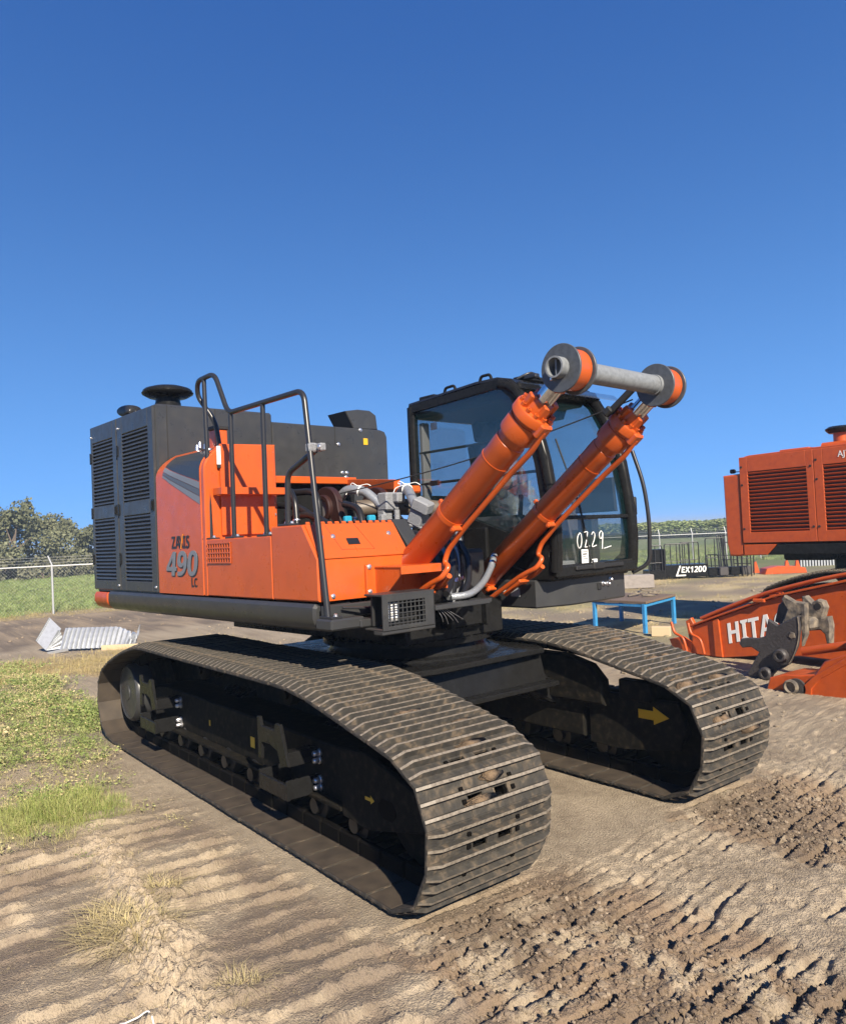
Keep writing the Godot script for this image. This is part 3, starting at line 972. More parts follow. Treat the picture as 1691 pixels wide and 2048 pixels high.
	for i in 9:
		b.box(V(1.222, 1.54, 0.905 + i * 0.037), V(0.007, 0.17, 0.007), 0.001)
	for j in 5:
		b.box(V(1.225, 1.472 + j * 0.033, 1.055), V(0.007, 0.007, 0.33), 0.001)
	part(lg, "mesh_grid", b)
	b = MB.new(M.lamp)
	b.box(V(1.17, 1.545, 1.155), V(0.06, 0.125, 0.125), 0.02)
	part(lg, "work_lamp", b)
	b = MB.new(M.rubber)
	b.box(V(1.06, 1.55, 1.03), V(0.02, 0.20, 0.40), 0.003)
	part(lg, "backing", b)
	b = MB.new(M.grey)
	b.box(V(1.19, 1.540, 0.52), V(0.10, 0.035, 0.56), 0.005)
	b.box(V(1.16, 1.545, 0.28), V(0.14, 0.03, 0.14), 0.005)
	bp(ex, "guard_plate", b)
	b = MB.new(M.steel)
	for i in 5:
		b.tube(smooth_path([V(1.19, 1.52, 0.74 - i * 0.02), V(1.21, 1.47, 0.72 - i * 0.035), V(1.20, 1.43 - 0.02 * (i % 2), 0.70 - i * 0.05)]), 0.0016, 5)
	bp(ex, "loose_wire", b)
	# --- handrail round the tank and the steps
	b = MB.new(M.rail)
	var r = 0.021
	var zz = 1.45
	b.tube(fillet([V(-0.88, 2.90, 1.30), V(-0.90, 3.12, 1.32), V(-1.02, 3.35, 1.42), V(-0.95, 3.47, zz), V(-0.64, 3.48, zz), V(-0.43, 3.115, zz), V(0.67, 3.115, zz), V(0.92, 1.50, 1.49)], 0.09, 6), r, 12)
	b.tube([V(-0.80, 2.10, zz), V(-0.83, 3.475, zz)], r * 0.9, 12)
	b.tube([V(-0.40, 2.10, zz), V(-0.39, 3.115, zz)], r * 0.9, 12)
	b.tube([V(0.10, 2.10, zz), V(0.11, 3.115, zz)], r * 0.9, 12)
	bp(ex, "handrail", b)
	b = MB.new(M.rail)
	b.tube(fillet([V(0.37, 2.165, 1.43), V(0.39, 2.55, 1.43), V(0.74, 2.68, 1.42)], 0.07, 6), r, 12)
	bp(ex, "handrail", b)
	b = MB.new(M.rail)
	for q in [V(-0.80, 2.105, zz), V(-0.40, 2.105, zz), V(0.10, 2.105, zz), V(0.37, 2.175, 1.43), V(0.92, 1.53, 1.47)]:
		b.box(q, V(0.15, 0.018, 0.09), 0.004)
	b.use(M.bolt)
	for q in [V(-0.80, 2.113, zz), V(-0.40, 2.113, zz), V(0.10, 2.113, zz), V(0.37, 2.183, 1.43), V(0.92, 1.538, 1.47)]:
		bolt(b, q + V(0.055, 0, 0.0), V(0, 1, 0), 0.013, 0.016)
		bolt(b, q - V(0.055, 0, 0.02), V(0, 1, 0), 0.013, 0.016)
	bp(ex, "rail_foot", b)
	b = MB.new(M.castgrey)
	b.box(V(0.73, 2.70, 1.445), V(0.06, 0.065, 0.07), 0.01)
	b.box(V(0.78, 2.70, 1.40), V(0.07, 0.055, 0.05), 0.008)
	b.use(M.bolt)
	bolt(b, V(0.80, 2.70, 1.425), V(0, 0, 1), 0.014)
	bp(ex, "rail_clamp", b)
	# --- orange cross beams behind the valve bay
	b = MB.new(M.orange)
	b.box(V(-1.62, 2.69, 0.05), V(0.10, 0.075, 1.50), 0.006)
	bp(ex, "cross_beam", b)
	b = MB.new(M.orange)
	b.at(along(V(-1.62, 2.66, -0.62), V(1.0, -0.09, 0.26)))
	b.box(V(0, 0.62, 0), V(0.065, 1.24, 0.10), 0.006)
	bp(ex, "cross_beam", b)
	b = MB.new(M.orange)
	b.at(along(V(-0.70, 2.50, -0.40), V(1.0, -0.02, 0.15)))
	b.box(V(0, 0.27, 0), V(0.12, 0.54, 0.07), 0.02)
	bp(ex, "cross_beam", b)
	# dark interior floor and walls of the bay
	b = MB.new(M.black)
	b.box(V(-0.70, 1.62, 0.05), V(2.1, 0.05, 1.25), 0.01)
	b.box(V(-1.74, 2.15, 0.0), V(0.06, 1.05, 1.55), 0.01)
	b.box(V(-0.30, 1.85, -0.50), V(1.7, 0.50, 0.04), 0.01)
	b.box(V(-0.2, 1.80, 0.15), V(0.8, 0.34, 0.6), 0.03)
	bp(ex, "bay_floor", b)
	# boom foot brackets: plates with a round head and a pin eye
	for z in [0.37, -0.20]:
		b = MB.new(M.maroon)
		var pl = []
		for k in 13:
			var a = PI * k / 12.0
			pl.append(Vector2(-0.62 + 0.20 * cos(a), 2.34 + 0.20 * sin(a)))
		pl.append(Vector2(-0.98, 1.62)); pl.append(Vector2(-0.20, 1.62))
		b.prism(pl, z - 0.035, z + 0.035, 0.008)
		b.at(along(V(-0.62, 2.34, z + 0.03), V(0, 0, 1))).lathe([Vector2(0.085, 0), Vector2(0.125, 0), Vector2(0.125, 0.035), Vector2(0.115, 0.045), Vector2(0.085, 0.045)], 28)
		b.use(M.steel).lathe([Vector2(0, 0.0), Vector2(0.08, 0), Vector2(0.08, 0.02), Vector2(0, 0.02)], 24)
		bp(ex, "boom_foot_bracket", b)
	# brown return pipe, hoses in grey wrapping, valve blocks, blue caps
	b = MB.new(M.pipe_brown)
	b.tube(smooth_path([V(-0.33, 2.32, 0.26), V(-0.20, 2.33, 0.05), V(0.0, 2.31, -0.18), V(0.18, 2.28, -0.34)]), 0.075, 16)
	bp(ex, "return_pipe", b)
	b = MB.new(M.hose_black)
	for i in 9:
		b.at(along(V(0.16 + i * 0.022, 2.28 - i * 0.012, -0.33 - i * 0.014), V(0.7, -0.35, -0.45))).lathe([Vector2(0.06, 0), Vector2(0.082, 0.004), Vector2(0.082, 0.016), Vector2(0.06, 0.02)], 16)
	bp(ex, "ribbed_hose", b)
	for q in [[[V(-0.62, 2.42, 0.25), V(-0.48, 2.50, 0.24), V(-0.33, 2.48, 0.18), V(-0.22, 2.40, 0.14), V(-0.15, 2.33, 0.12)], 0.043], [[V(-0.22, 2.30, -0.12), V(-0.10, 2.46, -0.08), V(0.05, 2.47, -0.02), V(0.20, 2.38, 0.06), V(0.30, 2.29, 0.10)], 0.043]]:
		b = MB.new(M.wrap)
		b.tube(smooth_path(q[0], 6), q[1], 12)
		bp(ex, "wrapped_hose", b)
	b = MB.new(M.white)
	for q in [[V(-0.36, 2.485, 0.20), V(0.5, -0.25, -0.35)], [V(0.05, 2.47, -0.02), V(0.8, -0.2, 0.5)]]:
		b.at(along(q[0], q[1])).lathe([Vector2(0.042, -0.006), Vector2(0.050, -0.006), Vector2(0.050, 0.006), Vector2(0.042, 0.006)], 14)
		b.at(Transform3D(Basis.IDENTITY, q[0]))
		b.tube(smooth_path([V(0, 0.045, 0.02), V(-0.06, 0.075, 0.03), V(-0.08, 0.055, 0.03), V(0, 0.048, 0.0)]), 0.004, 6)
		b.tube(smooth_path([V(0, 0.045, 0.0), V(0.08, 0.055, -0.03), V(0.12, 0.03, -0.05)]), 0.004, 6)
		b.tube(smooth_path([V(0, 0.045, 0.0), V(-0.09, 0.02, 0.05), V(-0.11, -0.03, 0.07)]), 0.004, 6)
	bp(ex, "white_tie", b)
	b = MB.new(M.castgrey)
	b.box(V(-0.10, 2.37, 0.08), V(0.13, 0.16, 0.15), 0.012)
	b.box(V(-0.13, 2.26, 0.10), V(0.10, 0.12, 0.10), 0.012)
	b.box(V(-0.03, 2.40, 0.03), V(0.12, 0.09, 0.10), 0.012)
	bp(ex, "valve_block", b)
	b = MB.new(M.castgrey)
	b.at(Transform3D(Basis.from_euler(V(0.2, 0.3, -0.5)), V(0.36, 2.25, 0.12)))
	b.box(V(0, 0, 0), V(0.13, 0.22, 0.14), 0.012)
	b.box(V(0.02, 0.08, 0.03), V(0.16, 0.10, 0.12), 0.012)
	bp(ex, "valve_block", b)
	b = MB.new(M.blue)
	b.box(V(-0.22, 2.225, 0.45), V(0.05, 0.055, 0.075), 0.015)
	b.box(V(-0.10, 2.225, 0.28), V(0.05, 0.055, 0.075), 0.015)
	b.use(M.castgrey).box(V(-0.04, 2.225, 0.20), V(0.06, 0.06, 0.06), 0.01)
	b.at(Transform3D(Basis.IDENTITY, V(0.06, 2.17, 0.12))).lathe([Vector2(0, 0), Vector2(0.025, 0), Vector2(0.025, 0.12), Vector2(0, 0.12)], 10)
	bp(ex, "blue_cap", b)
	b = MB.new(M.hose_black)
	var hs = [[V(-1.1, 2.50, 0.75), V(-0.8, 2.50, 0.60), V(-0.55, 2.46, 0.55), V(-0.5, 2.2, 0.55)], [V(-1.2, 2.40, 0.72), V(-0.7, 2.36, 0.66), V(-0.4, 2.2, 0.62)], [V(-0.3, 2.36, 0.42), V(-0.1, 2.30, 0.42), V(0.0, 2.12, 0.46)], [V(-0.9, 2.22, 0.68), V(-0.5, 2.28, 0.66), V(-0.1, 2.1, 0.6)], [V(-1.0, 2.05, 0.6), V(-0.2, 2.15, 0.35), V(0.5, 2.05, 0.2)]]
	for h in hs:
		b.tube(smooth_path(h, 6), 0.032, 10)
	bp(ex, "black_hose", b)
	b = MB.new(M.hose_black)
	b.tube(fillet([V(-0.60, 2.50, 0.78), V(-0.50, 2.40, 0.80), V(-0.45, 2.12, 0.82)], 0.08), 0.028, 10)
	b.use(M.bolt)
	b.at(along(V(-0.465, 2.24, 0.815), V(0.05, -0.3, 0.02))).lathe([Vector2(0.028, 0), Vector2(0.033, 0), Vector2(0.033, 0.012), Vector2(0.028, 0.012)], 12)
	bp(ex, "black_hose", b)
	# clutter of thin hoses, clamps and fittings over the valve bank
	var hr = RandomNumberGenerator.new()
	hr.seed = 808
	for i in 16:
		b = MB.new([M.hose_black, M.hose_black, M.rubber, M.castgrey][i % 4])
		var a0 = V(hr.randf_range(-1.4, -0.2), hr.randf_range(1.8, 2.3), hr.randf_range(-0.35, 0.62))
		var a3 = V(hr.randf_range(-0.6, 0.5), hr.randf_range(1.9, 2.25), hr.randf_range(-0.4, 0.6))
		var a1 = a0.lerp(a3, 0.35) + V(0, hr.randf_range(0.08, 0.22), hr.randf_range(-0.1, 0.1))
		var a2 = a0.lerp(a3, 0.7) + V(0, hr.randf_range(0.02, 0.18), hr.randf_range(-0.1, 0.1))
		b.tube(smooth_path([a0, a1, a2, a3], 6), [0.022, 0.016, 0.011, 0.014][i % 4], 8)
		b.use(M.bolt)
		b.at(along(a1, a2 - a1)).lathe([Vector2(0.012, -0.012), Vector2(0.028, -0.012), Vector2(0.028, 0.012), Vector2(0.012, 0.012)], 8)
		bp(ex, "bay_hose", b)
	for i in 9:
		b = MB.new([M.castgrey, M.darksteel, M.orange_worn][i % 3])
		b.at(Transform3D(Basis.from_euler(V(0, hr.randf_range(-0.3, 0.3), 0)), V(-0.95 + i * 0.13, 1.98 + hr.randf_range(-0.05, 0.12), -0.05 + 0.12 * (i % 3))))
		b.box(Vector3.ZERO, V(0.11, 0.22, 0.12), 0.012)
		b.use(M.bolt)
		bolt(b, V(0, 0.11, 0.02), V(0, 1, 0), 0.022, 0.03)
		bp(ex, "spool_valve", b)
	b = MB.new(M.grey)
	b.prism(P2([0.30, 2.14, 0.30, 2.19, 0.62, 2.19, 0.95, 1.80, 0.90, 1.76, 0.60, 2.12]), 0.50, 0.64, 0.01)
	b.box(V(0.55, 1.75, 0.15), V(0.5, 0.35, 0.7), 0.03)
	bp(ex, "inner_shroud", b)

# ---------------------------------------------------------------- boom cylinders, hoisted on a loose pin
func build_cylinders(ex: Node3D):
	var base = V(0.30, 1.45, 0)
	var pin = V(2.36, 3.03, 0)
	var L = (pin - base).length()
	var ax = (pin - base) / L
	for e in [[0.64, 0.107], [-0.42, 0.102]]:
		var z: float = e[0]
		var R: float = e[1]
		var cy = node(ex, "boom_cylinder", U * along(base + V(0, 0, z), ax, V(0, 0, -1)))
		cy.set_meta("label", "orange hydraulic boom cylinder rising to the pin tube")
		# local frame: y along the cylinder, x = machine's left, z = downward-forward side
		var b = MB.new(M.orange)
		b.lathe([Vector2(0, 0.30), Vector2(R * 0.93, 0.30), Vector2(R, 0.315), Vector2(R, 1.88), Vector2(R * 1.015, 1.885), Vector2(R * 1.015, 1.97), Vector2(R * 0.95, 1.975), Vector2(R * 0.95, 2.03), Vector2(0, 2.03)], 48)
		part(cy, "barrel", b)
		b = MB.new(M.orange)
		b.box(V(0, 0.16, 0), V(0.12, 0.36, 0.17), 0.02)
		b.at(along(V(-0.075, 0.0, 0), V(1, 0, 0))).lathe([Vector2(0, 0), Vector2(0.13, 0), Vector2(0.13, 0.15), Vector2(0, 0.15)], 28)
		b.at(Transform3D.IDENTITY)
		for s in [-1.0, 1.0]:
			b.prism(P2([s * 0.015, 0.05, s * 0.02, 0.32, s * 0.11, 0.32, s * 0.07, 0.12]), -0.02, 0.02, 0.003)
		part(cy, "base_eye", b)
		# head gland: stepped collar with a ring of socket bolts
		b = MB.new(M.orange)
		b.lathe([Vector2(R * 0.9, 2.03), Vector2(R * 1.17, 2.032), Vector2(R * 1.20, 2.045), Vector2(R * 1.20, 2.15), Vector2(R * 1.17, 2.158), Vector2(R * 1.08, 2.16), Vector2(R * 1.08, 2.182), Vector2(R * 1.26, 2.184), Vector2(R * 1.32, 2.19), Vector2(R * 1.32, 2.247), Vector2(R * 1.26, 2.255), Vector2(R * 0.86, 2.257), Vector2(R * 0.80, 2.30), Vector2(R * 0.72, 2.34), Vector2(0, 2.345)], 48)
		b.box(V(0.0, 2.20, R * 1.2), V(0.10, 0.10, 0.07), 0.01)
		part(cy, "gland", b)
		b = MB.new(M.orange)
		for k in 12:
			var a = TAU * (k + 0.5) / 12
			b.at(Transform3D(Basis.IDENTITY, V(cos(a) * R * 1.09, 2.255, sin(a) * R * 1.09))).lathe([Vector2(0, 0), Vector2(0.0165, 0), Vector2(0.0165, 0.026), Vector2(0.0095, 0.0262), Vector2(0.0095, 0.012), Vector2(0, 0.012)], 12)
		part(cy, "gland_bolt", b)
		b = MB.new(M.orange)
		for k in 4:
			var a = TAU * (k + 0.25) / 4
			b.at(Transform3D(Basis(V(cos(a), 0, sin(a)), V(0, 1, 0), V(-sin(a), 0, cos(a))), V(cos(a) * R * 0.80, 2.30, sin(a) * R * 0.80))).box(V(0, 0, 0), V(0.05, 0.10, 0.055), 0.008)
		part(cy, "gland_lug", b)
		b = MB.new(M.chrome)
		b.lathe([Vector2(0, 2.33), Vector2(0.062, 2.33), Vector2(0.062, 2.50), Vector2(0, 2.50)], 24)
		part(cy, "rod", b)
		# rod eye, orange, between grey discs, axis across the machine
		b = MB.new(M.orange)
		b.at(along(V(-0.062, L, 0), V(1, 0, 0))).lathe([Vector2(0, 0), Vector2(0.128, 0), Vector2(0.128, 0.124), Vector2(0, 0.124)], 40)
		b.at(Transform3D.IDENTITY).box(V(0, L - 0.11, 0), V(0.105, 0.10, 0.13), 0.02)
		part(cy, "rod_eye", b)
		for s in [-0.085, 0.070]:
			b = MB.new(M.disc)
			b.at(along(V(s, L, 0), V(1, 0, 0))).lathe([Vector2(0, 0), Vector2(0.146, 0), Vector2(0.149, 0.003), Vector2(0.149, 0.012), Vector2(0.146, 0.015), Vector2(0, 0.015)], 48)
			part(cy, "side_disc", b)
		# band clamps of wire-thin strap with bolted ears
		for yb in [0.36, 1.22]:
			b = MB.new(M.orange)
			b.at(Transform3D(Basis.IDENTITY, V(0, yb, 0)))
			b.lathe([Vector2(R, -0.018), Vector2(R + 0.004, -0.018), Vector2(R + 0.004, 0.018), Vector2(R, 0.018)], 40)
			b.box(V(-R * 0.25, 0.0, R + 0.02), V(0.075, 0.036, 0.04), 0.008)
			b.tube([V(-R * 0.25 - 0.06, 0, R + 0.03), V(-R * 0.25 + 0.05, 0, R + 0.03)], 0.012, 8)
			bolt(b, V(-R * 0.25 - 0.045, 0, R + 0.03), V(-1, 0, 0), 0.014)
			b.box(V(-R * 0.2, 0.0, -R - 0.015), V(0.03, 0.036, 0.035), 0.006)
			part(cy, "band_clamp", b)
		b = MB.new(M.orange)
		b.tube([V(0, 1.79, 0), V(0, 1.795, 0)], R + 0.003, 40)
		part(cy, "weld_ring", b)
		# oil pipe running down the forward side to the base
		b = MB.new(M.orange)
		b.tube(fillet([V(0.0, 2.20, R * 1.2 + 0.02), V(0.01, 2.05, R * 1.2 + 0.04), V(0.03, 1.80, R + 0.035), V(0.03, 1.22, R + 0.032), V(0.03, 1.0, R + 0.05), V(0.02, 0.92, R + 0.10), V(0.0, 0.96, R + 0.16), V(-0.04, 0.89, R + 0.20), V(-0.06, 0.74, R + 0.16), V(-0.06, 0.08, R + 0.06)], 0.06, 6), 0.020, 12)
		part(cy, "oil_pipe", b)
		b = MB.new(M.orange)
		b.tube(fillet([V(0.02, 0.90, R + 0.20), V(0.05, 0.78, R + 0.19), V(0.05, 0.60, R + 0.14), V(0.05, 0.40, R + 0.12)], 0.06, 6), 0.022, 12)
		b.box(V(-0.05, 0.70, R + 0.20), V(0.12, 0.05, 0.03), 0.01)
		part(cy, "oil_pipe", b)
	# loose tube through both rod eyes
	b_pin(ex, pin)

func b_pin(ex: Node3D, pin: Vector3):
	var pt = node(ex, "boom_pin", U * along(pin + V(0, 0, -0.545), V(0, 0, 1), V(1, 0, 0)))
	pt.set_meta("label", "grey steel pin tube joining the heads of both cylinders")
	var b = MB.new(M.primer)
	b.lathe([Vector2(0.040, 0.0), Vector2(0.066, 0.0), Vector2(0.066, 1.335), Vector2(0.055, 1.335), Vector2(0.055, 1.0)], 36)
	part(pt, "tube", b)
	b = MB.new(M.primer)
	b.lathe([Vector2(0.066, 0.13), Vector2(0.072, 0.13), Vector2(0.072, 0.24), Vector2(0.066, 0.24)], 36)
	part(pt, "sleeve", b)
	b = MB.new(M.primer)
	b.box(V(0, 1.31, 0), V(0.011, 0.010, 0.110), 0.002)
	b.use(M.rubber).at(Transform3D(Basis.IDENTITY, V(0, 1.10, 0))).lathe([Vector2(0, 0), Vector2(0.0545, 0), Vector2(0.0545, 0.01), Vector2(0, 0.01)], 24)
	part(pt, "pull_bar", b)
	b = MB.new(M.bolt)
	b.at(along(V(-0.055, 1.28, 0.06), V(0, 1, 0)))
	b.box(V(0, 0, 0), V(0.02, 0.04, 0.02), 0.004)
	part(pt, "grease_nipple", b)

func build_hoses(ex: Node3D):
	# bundle of silver and black hoses between the lamp guard and the cylinder bases
	var b = MB.new(M.wrap)
	b.tube(smooth_path([V(1.10, 1.59, 0.52), V(1.14, 1.60, 0.36), V(1.05, 1.66, 0.12), V(0.92, 1.76, -0.12), V(0.84, 1.86, -0.26)], 8), 0.027, 14)
	bp(ex, "silver_hose", b)
	b = MB.new(M.chrome)
	for t in [0.0, 0.05]:
		b.at(along(V(0.90 - t * 0.6, 1.785 + t * 0.8, -0.16 - t), V(-0.5, 0.6, -0.8))).lathe([Vector2(0.026, 0), Vector2(0.035, 0), Vector2(0.035, 0.03), Vector2(0.026, 0.03)], 14)
	bp(ex, "hose_fitting", b)
	b = MB.new(M.wrap)
	b.tube(smooth_path([V(1.08, 1.58, 0.52), V(0.98, 1.70, 0.40), V(0.85, 1.86, 0.30), V(0.75, 1.95, 0.25)], 8), 0.020, 12)
	bp(ex, "silver_hose", b)
	b = MB.new(M.hose_black)
	for q in [[V(1.10, 1.60, 0.66), V(1.0, 1.66, 0.52), V(0.86, 1.80, 0.40), V(0.70, 1.98, 0.32)], [V(1.06, 1.58, 0.60), V(0.93, 1.72, 0.46), V(0.80, 1.84, 0.36), V(0.66, 1.96, 0.30)], [V(1.14, 1.62, 0.60), V(1.04, 1.72, 0.44), V(0.92, 1.88, 0.30), V(0.78, 2.02, 0.22)], [V(1.08, 1.60, 0.36), V(1.0, 1.70, 0.22), V(0.88, 1.86, 0.10), V(0.72, 1.98, 0.02)], [V(0.95, 1.66, 0.30), V(0.75, 1.8, 0.1), V(0.5, 1.95, -0.1)], [V(1.0, 1.56, 0.1), V(0.7, 1.66, 0.0), V(0.3, 1.7, -0.2)]]:
		b.tube(smooth_path(q, 6), 0.026, 12)
	bp(ex, "black_hose", b)
	for i in 7:
		b = MB.new(M.hose_black if i % 3 != 2 else M.wrap)
		b.tube(smooth_path([V(1.05 - 0.05 * i, 1.50 + 0.03 * (i % 2), 0.50 - 0.06 * i), V(0.98 - 0.04 * i, 1.68, 0.36 - 0.06 * i), V(0.82 - 0.03 * i, 1.90 + 0.02 * i, 0.22 - 0.05 * i), V(0.45, 2.02 + 0.02 * i, 0.15 - 0.06 * i)], 6), 0.020, 10)
		b.use(M.chrome)
		b.at(along(V(0.98 - 0.04 * i, 1.68, 0.36 - 0.06 * i), V(-0.3, 0.7, -0.4))).lathe([Vector2(0.018, 0), Vector2(0.026, 0), Vector2(0.026, 0.03), Vector2(0.018, 0.03)], 10)
		bp(ex, "base_hose", b)
	b = MB.new(M.black)
	for z in [-0.52, -0.32, 0.54, 0.74]:
		b.prism(P2([0.02, 1.25, 0.10, 1.56, 0.24, 1.62, 0.38, 1.58, 0.60, 1.25]), z - 0.02, z + 0.02, 0.006)
	b.prism(P2([0.3, 1.3, 0.3, 1.72, 0.62, 1.72, 0.86, 1.5, 0.86, 1.3]), -0.16, -0.12, 0.01)
	b.prism(P2([0.3, 1.3, 0.3, 1.72, 0.62, 1.72, 0.86, 1.5, 0.86, 1.3]), 0.24, 0.28, 0.01)
	b.box(V(0.60, 1.40, 0.06), V(0.45, 0.2, 0.34), 0.02)
	bp(ex, "cylinder_bracket", b)
	# lifting cable from the valve bay to the far cylinder head
	var c0 = V(-0.35, 2.46, 0.42)
	var c1 = V(2.14, 2.97, -0.40)
	b = MB.new(M.rubber)
	var ps = []
	for k in 13:
		var t = k / 12.0
		ps.append(c0.lerp(c1, t) - V(0, 0.06 * sin(PI * t), 0))
	b.tube(ps, 0.0055, 6)
	bp(ex, "tie_cable", b)
	b = MB.new(M.rubber)
	b.at(along(V(2.10, 2.93, -0.30), V(0.8, 0.62, -0.1)))
	b.box(V(-0.02, 0.02, 0), V(0.05, 0.24, 0.035), 0.012)
	b.box(V(-0.03, -0.10, 0.01), V(0.06, 0.07, 0.05), 0.015)
	bp(ex, "ratchet_strap", b)

# ---------------------------------------------------------------- operator's cab
func build_cab(ex: Node3D):
	var zr = -0.57
	var zl = -1.76
	var cab = node(ex, "cab", U)
	cab.set_meta("label", "black framed operator's cab with tinted windows")
	var out = P2([-0.53, 1.90, -0.53, 3.30, -0.49, 3.345, 0.66, 3.40, 0.80, 3.375, 0.93, 3.27, 1.08, 3.00, 1.19, 2.66, 1.262, 2.20, 1.268, 1.95, 1.25, 1.72, 1.20, 1.64, -0.53, 1.64])
	var inn = P2([-0.46, 2.24, -0.46, 3.23, -0.44, 3.275, 0.62, 3.32, 0.73, 3.295, 0.83, 3.205, 0.965, 2.94, 1.06, 2.62, 1.105, 2.30, 1.09, 2.18, 0.98, 2.07, 0.70, 2.05, 0.25, 2.20])
	var lin_ = P2([-0.44, 1.95, -0.44, 3.22, -0.42, 3.26, 0.62, 3.31, 0.73, 3.285, 0.83, 3.195, 0.965, 2.94, 1.06, 2.62, 1.125, 2.20, 1.13, 1.95, 1.10, 1.80, 1.02, 1.74, -0.35, 1.74])
	var b = MB.new(M.black)
	b.ring(out, inn, zr - 0.06, zr)
	part(cab, "side_frame", b)
	b = MB.new(M.black)
	b.ring(out, lin_, zl, zl + 0.06)
	part(cab, "side_frame", b)
	# rounded front posts give the side frames thickness
	for z in [zr - 0.035, zl + 0.035]:
		b = MB.new(M.black)
		var ps = []
		for q in [[0.70, 3.355], [0.86, 3.28], [1.02, 3.03], [1.145, 2.66], [1.215, 2.20], [1.222, 1.95], [1.205, 1.70]]:
			ps.append(V(q[0], q[1], z))
		b.tube(smooth_path(ps, 5), 0.052, 14)
		part(cab, "front_post", b)
		b = MB.new(M.black)
		b.tube([V(-0.49, 1.66, z), V(-0.49, 3.33, z)], 0.045, 12)
		part(cab, "rear_post", b)
	# glass of the sides
	b = MB.new(M.glass)
	b.prism(inn, zr - 0.026, zr - 0.020, 0.0)
	part(cab, "side_window", b)
	b = MB.new(M.glass)
	b.prism(lin_, zl + 0.020, zl + 0.026, 0.0)
	part(cab, "door_window", b)
	# window guard bars across the right side
	b = MB.new(M.rubber)
	b.tube([V(-0.46, 2.87, zr - 0.09), V(0.98, 2.87, zr - 0.09)], 0.013, 8)
	b.tube([V(-0.46, 2.56, zr - 0.09), V(1.05, 2.56, zr - 0.09)], 0.013, 8)
	b.box(V(-0.27, 2.56, zr - 0.09), V(0.12, 0.05, 0.03), 0.006)
	part(cab, "guard_bar", b)
	# roof: slab with a raised centre, hooks and lamp
	b = MB.new(M.black)
	b.prism(P2([-0.54, 3.30, -0.53, 3.375, 0.40, 3.43, 0.66, 3.425, 0.82, 3.385, 0.95, 3.28, 0.90, 3.25, 0.78, 3.33, 0.6, 3.35]), zl + 0.0, zr - 0.0, 0.03)
	part(cab, "roof", b)
	b = MB.new(M.black)
	b.box(V(-0.33, 3.405, zr - 0.14), V(0.22, 0.05, 0.12), 0.015)
	b.tube(fillet([V(-0.05, 3.39, zr - 0.06), V(-0.03, 3.45, zr - 0.06), V(0.09, 3.455, zr - 0.06), V(0.11, 3.40, zr - 0.06)], 0.03), 0.014)
	b.tube(fillet([V(0.42, 3.42, zr - 0.06), V(0.44, 3.475, zr - 0.06), V(0.55, 3.475, zr - 0.06), V(0.57, 3.42, zr - 0.06)], 0.03), 0.014)
	b.box(V(0.70, 3.43, -1.0), V(0.16, 0.05, 0.30), 0.015)
	part(cab, "roof_hook", b)
	b = MB.new(M.rail)
	b.tube(smooth_path([V(0.72, 3.42, -0.80), V(0.80, 3.47, -0.9), V(0.78, 3.44, -1.05)]), 0.012, 6)
	b.box(V(0.84, 3.425, -0.86), V(0.14, 0.04, 0.06), 0.01)
	part(cab, "wiper_motor", b)
	# clear visor over the windscreen
	b = MB.new(M.glass_clear)
	b.prism(P2([0.90, 3.345, 1.10, 3.29, 1.16, 3.235, 1.155, 3.225, 1.095, 3.28, 0.90, 3.335]), zl + 0.02, zr - 0.06, 0.002)
	part(cab, "visor", b)
	# windscreen: upper pane bent with the posts, lower pane, cross bar
	var prof = P2([0.83, 3.26, 0.955, 3.05, 1.06, 2.82, 1.13, 2.60, 1.185, 2.36, 1.205, 2.17])
	b = MB.new(M.glass)
	for i in prof.size() - 1:
		var p = prof[i]; var q = prof[i + 1]
		b.quad(V(p.x, p.y, zl + 0.07), V(q.x, q.y, zl + 0.07), V(q.x, q.y, zr - 0.07), V(p.x, p.y, zr - 0.07))
		b.quad(V(p.x - 0.006, p.y, zr - 0.07), V(q.x - 0.006, q.y, zr - 0.07), V(q.x - 0.006, q.y, zl + 0.07), V(p.x - 0.006, p.y, zl + 0.07))
	part(cab, "windscreen", b)
	b = MB.new(M.glass)
	b.prism(P2([1.207, 2.13, 1.219, 1.95, 1.205, 1.76, 1.199, 1.76, 1.213, 1.95, 1.201, 2.13]), zl + 0.07, zr - 0.07, 0.0)
	part(cab, "lower_windscreen", b)
	b = MB.new(M.black)
	b.box(V(1.21, 2.15, (zl + zr) / 2), V(0.035, 0.035, zr - zl - 0.1), 0.006)
	part(cab, "windscreen_bar", b)
	b = MB.new(M.black)
	b.box(V(1.21, 1.70, (zl + zr) / 2), V(0.09, 0.11, zr - zl), 0.03)
	part(cab, "sill", b)
	b = MB.new(M.black)
	b.box(V(0.86, 3.31, (zl + zr) / 2), V(0.12, 0.07, zr - zl - 0.05), 0.02)
	part(cab, "header", b)
	b = MB.new(M.rubber)
	b.box(V(1.262, 1.72, (zl + zr) / 2 + 0.02), V(0.03, 0.035, 0.70), 0.01)
	b.box(V(1.265, 1.725, (zl + zr) / 2 + 0.05), V(0.035, 0.055, 0.16), 0.015)
	b.tube([V(1.245, 1.76, -1.05), V(1.20, 2.25, -0.98), V(1.07, 2.84, -0.86)], 0.008, 6)
	part(cab, "wiper", b)
	# lower right side panels under the window
	b = MB.new(M.black)
	b.prism(P2([-0.53, 1.64, -0.53, 2.22, 0.25, 2.18, 0.70, 2.03, 1.0, 2.05, 1.18, 1.95, 1.20, 1.64]), zr - 0.05, zr - 0.012, 0.01)
	part(cab, "lower_panel", b)
	b = MB.new(M.rail)
